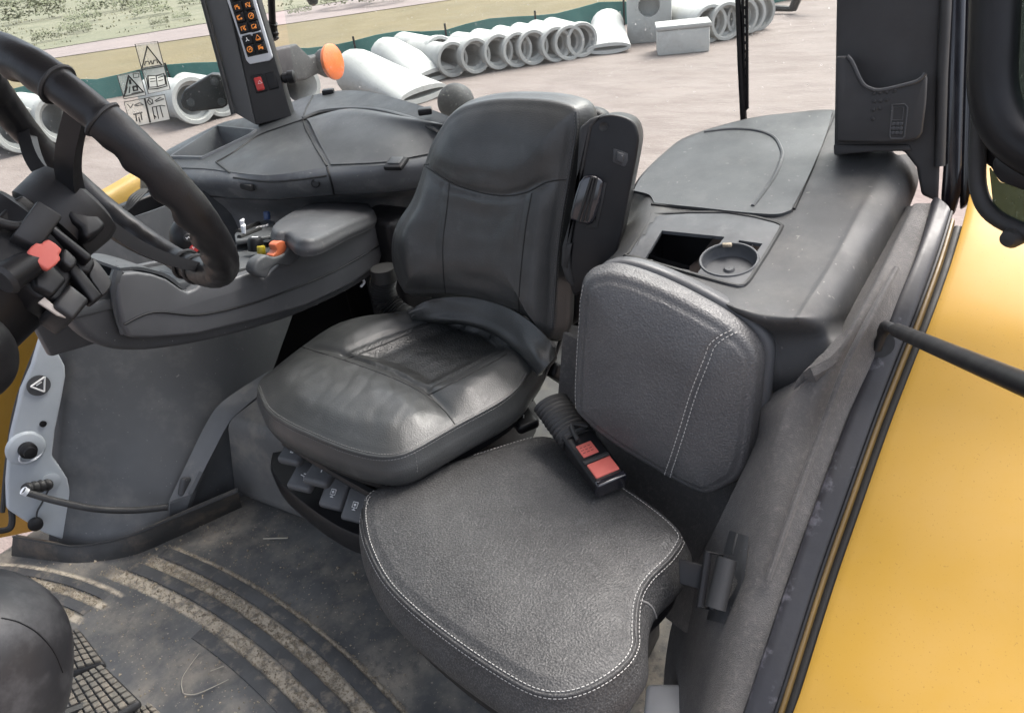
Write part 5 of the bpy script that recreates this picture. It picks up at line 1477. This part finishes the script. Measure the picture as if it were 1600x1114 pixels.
B('debris', box(dq, (V((1, .4, 0)), V((-.4, 1, 0)), V((0, 0, 1))), (.016, .010, .006), .002), M['dust'], TRY)

# side trim between the console, the passenger seat and the sill
def S(*r): return [P(a, b_, z=c) for a, b_, c in r]
SIL = [(1462, 318, .80), (1440, 395, .765), (1405, 480, .715), (1372, 560, .66), (1335, 645, .60), (1290, 765, .53), (1245, 890, .46), (1195, 1040, .385), (1165, 1130, .34)]
c_s = S(*SIL)
c_m = S((1432, 318, .80), (1385, 420, .765), (1340, 510, .725), (1302, 585, .67), (1268, 670, .60), (1222, 790, .525), (1180, 910, .445), (1135, 1050, .36), (1110, 1140, .32))
c_i = S((1425, 322, .79), (1362, 450, .745), (1310, 540, .70), (1262, 600, .655), (1222, 690, .585), (1182, 800, .50), (1140, 920, .40), (1100, 1060, .30), (1085, 1140, .26))
c_k = S((1420, 322, .77), (1350, 470, .725), (1295, 560, .68), (1232, 622, .635), (1198, 702, .565), (1150, 800, .46), (1098, 920, .31), (1068, 1050, .20), (1060, 1140, .16))
c_w = S((1400, 330, .72), (1320, 480, .69), (1268, 560, .60), (1192, 632, .585), (1180, 690, .535), (1120, 820, .40), (1060, 940, .17), (1040, 1030, .08), (1035, 1130, .03))
ST = T('side_trim', 'dusty moulded side wall trim between the passenger seat and door sill', 'wall trim', (.2, -.7, 0))
B('crease', tube(crom(S((1400, 420, .775), (1352, 510, .735), (1318, 580, .682), (1285, 668, .612), (1242, 785, .54), (1200, 905, .462)), 6), .005, 8), M['carpet'], ST)
B('moulding', patch([c_s, c_m, c_i, c_k, c_w], 6, 6, .012), M['carpet'], ST)
# wall behind and below the passenger seat
wb = [[P(a, b_, y=c+.055) for a, b_, c in r] for r in (
    [(880, 520, -1.13), (960, 560, -1.12), (1040, 600, -1.11), (1110, 640, -1.10), (1180, 650, -1.09), (1225, 650, -1.07)],
    [(870, 640, -1.10), (950, 700, -1.09), (1030, 760, -1.07), (1100, 790, -1.04), (1160, 780, -1.0), (1200, 750, -1.0)],
    [(860, 740, -1.07), (940, 790, -1.05), (1030, 850, -1.0), (1090, 880, -.95), (1110, 880, -.93), (1130, 860, -.92)],
    [(850, 850, -1.0), (930, 890, -.98), (1020, 950, -.9), (1060, 980, -.86), (1075, 990, -.85), (1085, 990, -.83)])]
B('rear_wall', patch(wb, 6, 6, .01), M['carpet'], ST)
# belt bezel in the moulding
bz_ = P(1150, 880, z=.43)
tt_ = bvh([c for c in ST.children if c.name.startswith('moulding')][0])
bzq = hits(tt_, [(1142, 828), (1172, 838), (1166, 900), (1134, 976), (1106, 968)], .002)
BZ = T('belt_anchor', 'black belt anchor with hinged handle on the side trim', 'belt anchor', bz_-V((0, 0, .1)))
if len(bzq) == 5: B('bezel', prism(bzq, (CAM-bz_).normalized()*-.01, .003), M['plast'], BZ)
an_ = (CAM-bz_).normalized()
def AN(pts, off=.02): return PL(pts, pt=bz_+an_*off, n=an_)
B('bracket', prism(AN([(1060, 872), (1098, 882), (1104, 878), (1098, 922), (1062, 912)], .02), -an_*.02, .003), M['black'], BZ)
B('handle_frame', tube(AN([(1106, 862), (1134, 868), (1112, 952), (1094, 948)], .03), .006, 8, closed=True), M['black'], BZ)
B('strap_roll', tube(AN([(1136, 872), (1118, 950)], .03), .015, 14), M['rubber'], BZ)
B('bezel_slot', prism(AN([(1150, 832), (1154, 834), (1146, 868), (1142, 866)], .012), -an_*.006, .001), M['ink'], BZ)

# ------------------------------------------------------------------ door sill and yellow left fender
def off(pts, dx, dz, dy=0): return [p+V((dx, dy, dz)) for p in pts]
sil2 = S((1483, 335, .795), (1463, 400, .76), (1432, 485, .71), (1400, 565, .655), (1365, 655, .595), (1322, 775, .525), (1278, 900, .455), (1228, 1055, .38), (1200, 1140, .335))
SLT = T('door_sill', 'worn black metal door sill running up over the left wheel arch', 'door sill', c_s[-1])
B('sill_plate', patch([[p+V((.010, 0, -.02)) for p in c_s], [p+V((.004, 0, .010)) for p in c_s], [p.lerp(q, .5)+V((0, 0, .012)) for p, q in zip(c_s, sil2)], [p+V((0, 0, .008)) for p in sil2], [p+V((-.003, 0, -.012)) for p in sil2]], 6, 3, .006), M['sill'], SLT)
B('sill_edge', tube(crom([p+V((-.002, 0, .004)) for p in sil2], 6), .0035, 8), M['black'], SLT)
B('yellow_flange', patch([off(sil2, -.002, -.010), off(sil2, -.005, -.007), off(sil2, -.010, -.010), off(sil2, -.011, -.03)], 6, 3, .004), M['flange'], SLT)
B('rubber_seal', tube(crom(off(sil2, -.017, -.026), 6), .010, 10), M['ink'], SLT)
fe = off(sil2, -.022, -.010)
# carry the arch on over the top of the wheel and down behind
rear = [fe[0]+V((0, -.12, .028)), fe[0]+V((.002, -.3, .03)), fe[0]+V((.004, -.55, -.05)), fe[0]+V((.004, -.75, -.22))]
fe = rear[::-1]+fe+[fe[-1]+V((-.004, .12, -.11))]
frows = []
for dx, dz in ((0, 0), (-.012, .006), (-.10, .010), (-.25, .006), (-.42, -.008), (-.52, -.03), (-.56, -.07), (-.57, -.14)):
    frows.append([p+V((dx, 0, dz)) for p in fe])
tag(B('left_fender', patch(frows, 6, 4, .012, away=(0, 0, -1)), M['yellow'], None, 50, (-.25, -1.0, 0)), 'large glossy yellow wheel fender outside the door on the right', 'fender')
# gas strut of the door
g0, g1 = P(1382, 508, z=.72), P(1640, 617, z=.95)
GS = T('door_gas_strut', 'black gas strut reaching from the sill out over the yellow fender', 'gas strut', g0)
B('tube', tube([g0.lerp(g1, .10), g0.lerp(g1, .13), g0.lerp(g1, .14), g1], [.006, .008, .010, .010], 14), M['black'], GS)
B('ball_joint', tube(crom([g0+V((.005, -.005, -.045)), g0+V((0, 0, -.01)), g0.lerp(g1, .03), g0.lerp(g1, .11)], 4), [.007]*4+[.009]*4+[.007]*5, 10), M['black2'], GS)
hs = hits(tt_, [(1372, 536)], .001)
if hs: B('anchor_hole', lathe(hs[0], CAM-hs[0], [(.0005, 0), (.022, 0), (.022, .002), (.0005, .001)], 20), M['ink'], GS)
# light metal step plate at the bottom edge
t = T('step_plate', 'light grey metal threshold plate at the bottom edge', 'step', P(1100, 1100, z=.05))
B('plate', prism(PL([(1010, 1066), (1060, 1066), (1150, 1078), (1172, 1086), (1178, 1100), (1176, 1180), (1000, 1180)], z=.17), V((0, 0, -.03)), .008, 3), M['alu'], t)

# ------------------------------------------------------------------ left rear pillar, phone pocket, door
lp_pt, lp_n = P(1305, 240, z=.845), V((-.05, .95, .24)).normalized()
def LP(pts, off=0): return PL(pts, pt=lp_pt+lp_n*off, n=lp_n)
LPT = T('left_rear_pillar', 'broad dark grey cab pillar at the left rear beside the open door', 'pillar', lp_pt)
B('trim', prism(LP([(1310, -420), (1307, 0), (1303, 241), (1360, 238), (1412, 236), (1432, 262), (1440, 305), (1466, 316), (1474, 120), (1484, -40), (1496, -420)]), -lp_n*.06, .006, 3), M['pillar'], LPT)
B('foot_trim', prism(LP([(1302, 226), (1420, 226), (1425, 236), (1360, 238), (1303, 243)], .004), -lp_n*.02, .003), M['pillar'], LPT)
B('rubber_edge', tube(LP([(1486, -420), (1478, 0), (1472, 120), (1468, 260)], .002), .009, 10), M['rubber'], LPT)
B('door_channel', prism(LP([(1484, -420), (1478, 0), (1474, 262), (1470, 318), (1476, 342), (1492, 336), (1502, 300), (1510, 0), (1520, -420)], -.02), -lp_n*.05, .006, 3), M['blackg'], LPT)
B('outer_post', prism(LP([(1512, -420), (1508, 0), (1500, 300), (1500, 330), (1512, 322), (1524, 300), (1528, 200), (1534, 0), (1540, -420)], -.03), -lp_n*.06, .01, 4), M['blackg'], LPT)
pk = [(1306, 88), (1324, 87), (1332, 98), (1346, 128), (1358, 138), (1378, 141), (1425, 130), (1438, 124), (1446, 115), (1449, 122), (1447, 160), (1441, 208), (1434, 218), (1415, 222), (1380, 224), (1306, 222)]
PKT = T('phone_pocket', 'black moulded phone pocket with a phone symbol on the left pillar', 'phone holder', LP([(1375, 222)])[0])
B('shell', prism(LP(pk, .035), -lp_n*.034, .006, 3), M['pillar'], PKT)
B('rim', tube(crom(LP([(1324, 88), (1332, 98), (1346, 128), (1358, 138), (1378, 141), (1425, 130), (1438, 124), (1446, 115)], .035), 4), .0035, 8), M['plast'], PKT)
db = bmesh.new()
for a, b_ in ((1366, 146), (1376, 145), (1386, 144), (1398, 142), (1366, 159), (1376, 158), (1386, 156), (1365, 172), (1375, 170), (1364, 186)):
    c = LP([(a, b_)], .035)[0]
    B('stud', lathe(c, lp_n, [(.0035, 0), (.003, .002), (.0005, .003)], 8), M['pillar'], PKT)
ph = LP([(1394, 164), (1413, 163), (1418, 168), (1413, 214), (1410, 217), (1392, 217), (1390, 213)], .0355)
B('phone_outline', tube(ph, .0018, 6, closed=True), M['plast'], PKT)
B('phone_screen', tube(LP([(1396, 168), (1412, 168), (1410, 188), (1394, 188)], .0355), .0013, 6, closed=True), M['plast'], PKT)
for r_ in range(3):
    for k in range(3):
        c = LP([(1396+k*6-r_*.4, 194+r_*7)], .036)[0]
        B('phone_key', box(c, (V((1, 0, 0)), lp_n.cross(V((1, 0, 0))), lp_n), (.006, .006, .003), .001, 1), M['plast'], PKT)

DR = T('open_door', 'open cab door with thick black rounded frame at the right edge', 'door', P(1590, 380, y=-1.15))
dpt, dn_ = P(1570, 200, y=-1.15), V((.45, .85, .15)).normalized()
def DP(pts, off=0): return PL(pts, pt=dpt+dn_*off, n=dn_)
B('frame', tube(crom(DP([(1560, -300), (1556, -60), (1552, 60), (1550, 120), (1556, 165), (1575, 205), (1610, 235), (1700, 280)]), 6), [.029]*43, 18), M['black'], DR)
B('inner_frame', tube(crom(DP([(1536, -300), (1538, 0), (1532, 150), (1527, 250), (1530, 300), (1550, 335), (1600, 362), (1700, 400)], -.02), 6), .011, 10), M['rubber'], DR)
B('frame_web', prism(DP([(1536, -300), (1534, 0), (1530, 150), (1527, 250), (1545, 262), (1560, 282), (1720, 330), (1720, 280), (1640, 246), (1585, 205), (1562, 160), (1556, 0), (1560, -300)], -.03), -dn_*.03, .006), M['black'], DR)
B('lower_trim', prism(DP([(1548, 250), (1560, 240), (1600, 250), (1720, 300), (1720, 330), (1600, 300), (1560, 285), (1548, 270)], .01), -dn_*.03, .006), M['black'], DR)
B('door_pane', prism(DP([(1545, 262), (1560, 285), (1720, 330), (1720, 410), (1600, 362), (1552, 330)], -.02), -dn_*.005, .001), M['dglass'], DR)
B('window_pane', prism(DP([(1578, -300), (1570, 60), (1580, 170), (1620, 215), (1720, 260), (1720, -300)], -.01), -dn_*.005, .001), M['dglass'], DR)
B('bump_stop', lathe(DP([(1580, 372)], -.01)[0], dn_, [(.012, -.02), (.014, 0), (.01, .01), (.0005, .012)], 14), M['rubber'], DR)

# rear wiper
wpy = -1.74
WP = T('rear_wiper', 'black wiper arm with slotted blade on the rear window', 'wiper', P(1163, 185, y=wpy))
B('arm', tube(PY([(1150, -120, wpy), (1153, 0, wpy), (1157, 100, wpy), (1162, 190, wpy)]), [.005, .006, .007, .008], 8), M['black'], WP)
wb_ = bmesh.new()
e0, e1 = P(1158, -120, y=wpy), P(1164, 170, y=wpy)
sd_ = (P(1166, 0, y=wpy)-P(1158, 0, y=wpy))
tube([e0, e1], .0035, 6, wb_); tube([e0+sd_, e1+sd_*.5], .0035, 6, wb_)
for k in range(22):
    s = k/21; tube([e0.lerp(e1, s), (e0+sd_).lerp(e1+sd_*.5, s)], .0035, 6, wb_)
B('blade', wb_, M['black'], WP)

# ------------------------------------------------------------------ glass
def pane(name, pts, m_, label, nrm, th=.005):
    q = [V(p) for p in pts]
    t = T(name, label, 'window', q[0])
    B('pane', prism(q, V(nrm)*th, .0), m_, t)
    return t
pane('rear_window', [(.12, -1.78, .5), (2.02, -1.78, .5), (1.95, -1.92, 2.1), (.2, -1.92, 2.1)], M['glass'], 'dusty rear window looking out on the pipe yard', (0, -1, 0))
pane('side_window', [(1.98, -1.55, .74), (1.98, .5, .70), (1.98, .5, 2.1), (1.98, -1.8, 2.1)], M['glass2'], 'right side window with warning decals', (1, 0, 0))
# warning decals on the side window
dx_ = 1.972
def DL(pts, off=0): return PL(pts, x=dx_-off)
def decal(name, film, strokes, label, wid=.0022):
    q = DL(film)
    t = T(name, label, 'decal', sum(q, V())/len(q), 'warning decals on the side window')
    B('film', prism(q, V((.002, 0, 0)), 0), M['film'], t)
    lb_ = bmesh.new()
    tube(DL(film, .002), .0012, 5, lb_, True)
    for s in strokes:
        cl, pts = s[0], s[1]; w2 = s[2] if len(s) > 2 else wid
        tube(DL(pts, .002), w2*.95, 5, lb_, cl)
    B('print', lb_, M['ink'], t)
decal('warning_decal', [(211, 70), (246, 65), (266, 140), (232, 147)],
      [(True, [(230, 73), (253, 102), (222, 107)], .0028), (False, [(213, 111), (256, 104)], .0014),
       (False, [(226, 103), (227, 97), (232, 96), (233, 101), (236, 95), (238, 101)], .0016), (False, [(239, 101), (240, 95), (245, 94), (246, 99), (248, 96), (250, 100)], .0016),
       (False, [(231, 119), (244, 119), (246, 136), (233, 137), (231, 119)], .0018), (False, [(244, 119), (256, 115), (259, 132), (246, 136)], .0018), (False, [(229, 122), (232, 140), (246, 139), (261, 135), (258, 118)], .0018),
       (False, [(234, 124), (242, 123)], .0012), (False, [(235, 128), (243, 127)], .0012), (False, [(247, 122), (254, 120)], .0012), (False, [(248, 127), (255, 125)], .0012)],
      'tall clear decal with a tractor warning triangle above an open book')
decal('warning_decal', [(183, 119), (218, 112), (228, 149), (194, 155)],
      [(True, [(201, 119), (224, 144), (194, 151)], .0036), (False, [(203, 125), (204, 132)], .0028), (False, [(208, 136), (214, 135), (215, 141), (209, 142), (208, 136)], .0028), (False, [(199, 136), (196, 147)], .0014), (False, [(203, 136), (202, 146)], .0014),
       (False, [(208, 116), (217, 115), (217, 121), (209, 122), (208, 116)], .0012), (False, [(206, 147), (219, 144)], .002)],
      'square clear decal with an exclamation mark and padlock in a triangle')
decal('warning_decal', [(194, 160), (257, 148), (266, 187), (218, 197), (203, 194)],
      [(False, [(226, 154), (235, 192)], .0026), (False, [(210, 165), (218, 161), (224, 164), (212, 166)], .0016), (False, [(199, 163), (204, 169), (208, 163)], .0014),
       (False, [(209, 179), (222, 176)], .0022), (False, [(212, 179), (214, 190)], .0016), (False, [(220, 177), (222, 188)], .0016), (False, [(217, 184), (219, 192)], .0016),
       (True, [(233, 154), (238, 156), (239, 162), (234, 164), (230, 160)], .0016), (False, [(231, 156), (238, 163)], .0014), (False, [(242, 158), (250, 153), (256, 155), (244, 159)], .0016),
       (False, [(238, 168), (242, 187)], .0014), (False, [(244, 167), (248, 186)], .0014), (False, [(250, 166), (255, 184)], .0014), (False, [(238, 168), (252, 165), (258, 166)], .0014), (False, [(240, 180), (244, 184)], .002)],
      'wide clear decal split into two picture cells, lowest of the three')

# ------------------------------------------------------------------ roof that shades the cab
t = T('cab_roof', 'cab roof over the seats above the view', 'roof', (1.0, -.6, 2.12))
B('roof_shell', box((1.0, -.65, 2.17), AX, (1.8, 1.8, .10), .03, 3), M['yellow'], t)
B('headliner', box((1.0, -.65, 2.105), AX, (1.75, 1.75, .02), .005, 1), M['head'], t)
for x_ in (.16, 1.85): B('front_post', tube([V((x_, .72, -.05)), V((x_, .25, 2.1))], .04, 12), M['black'], t)
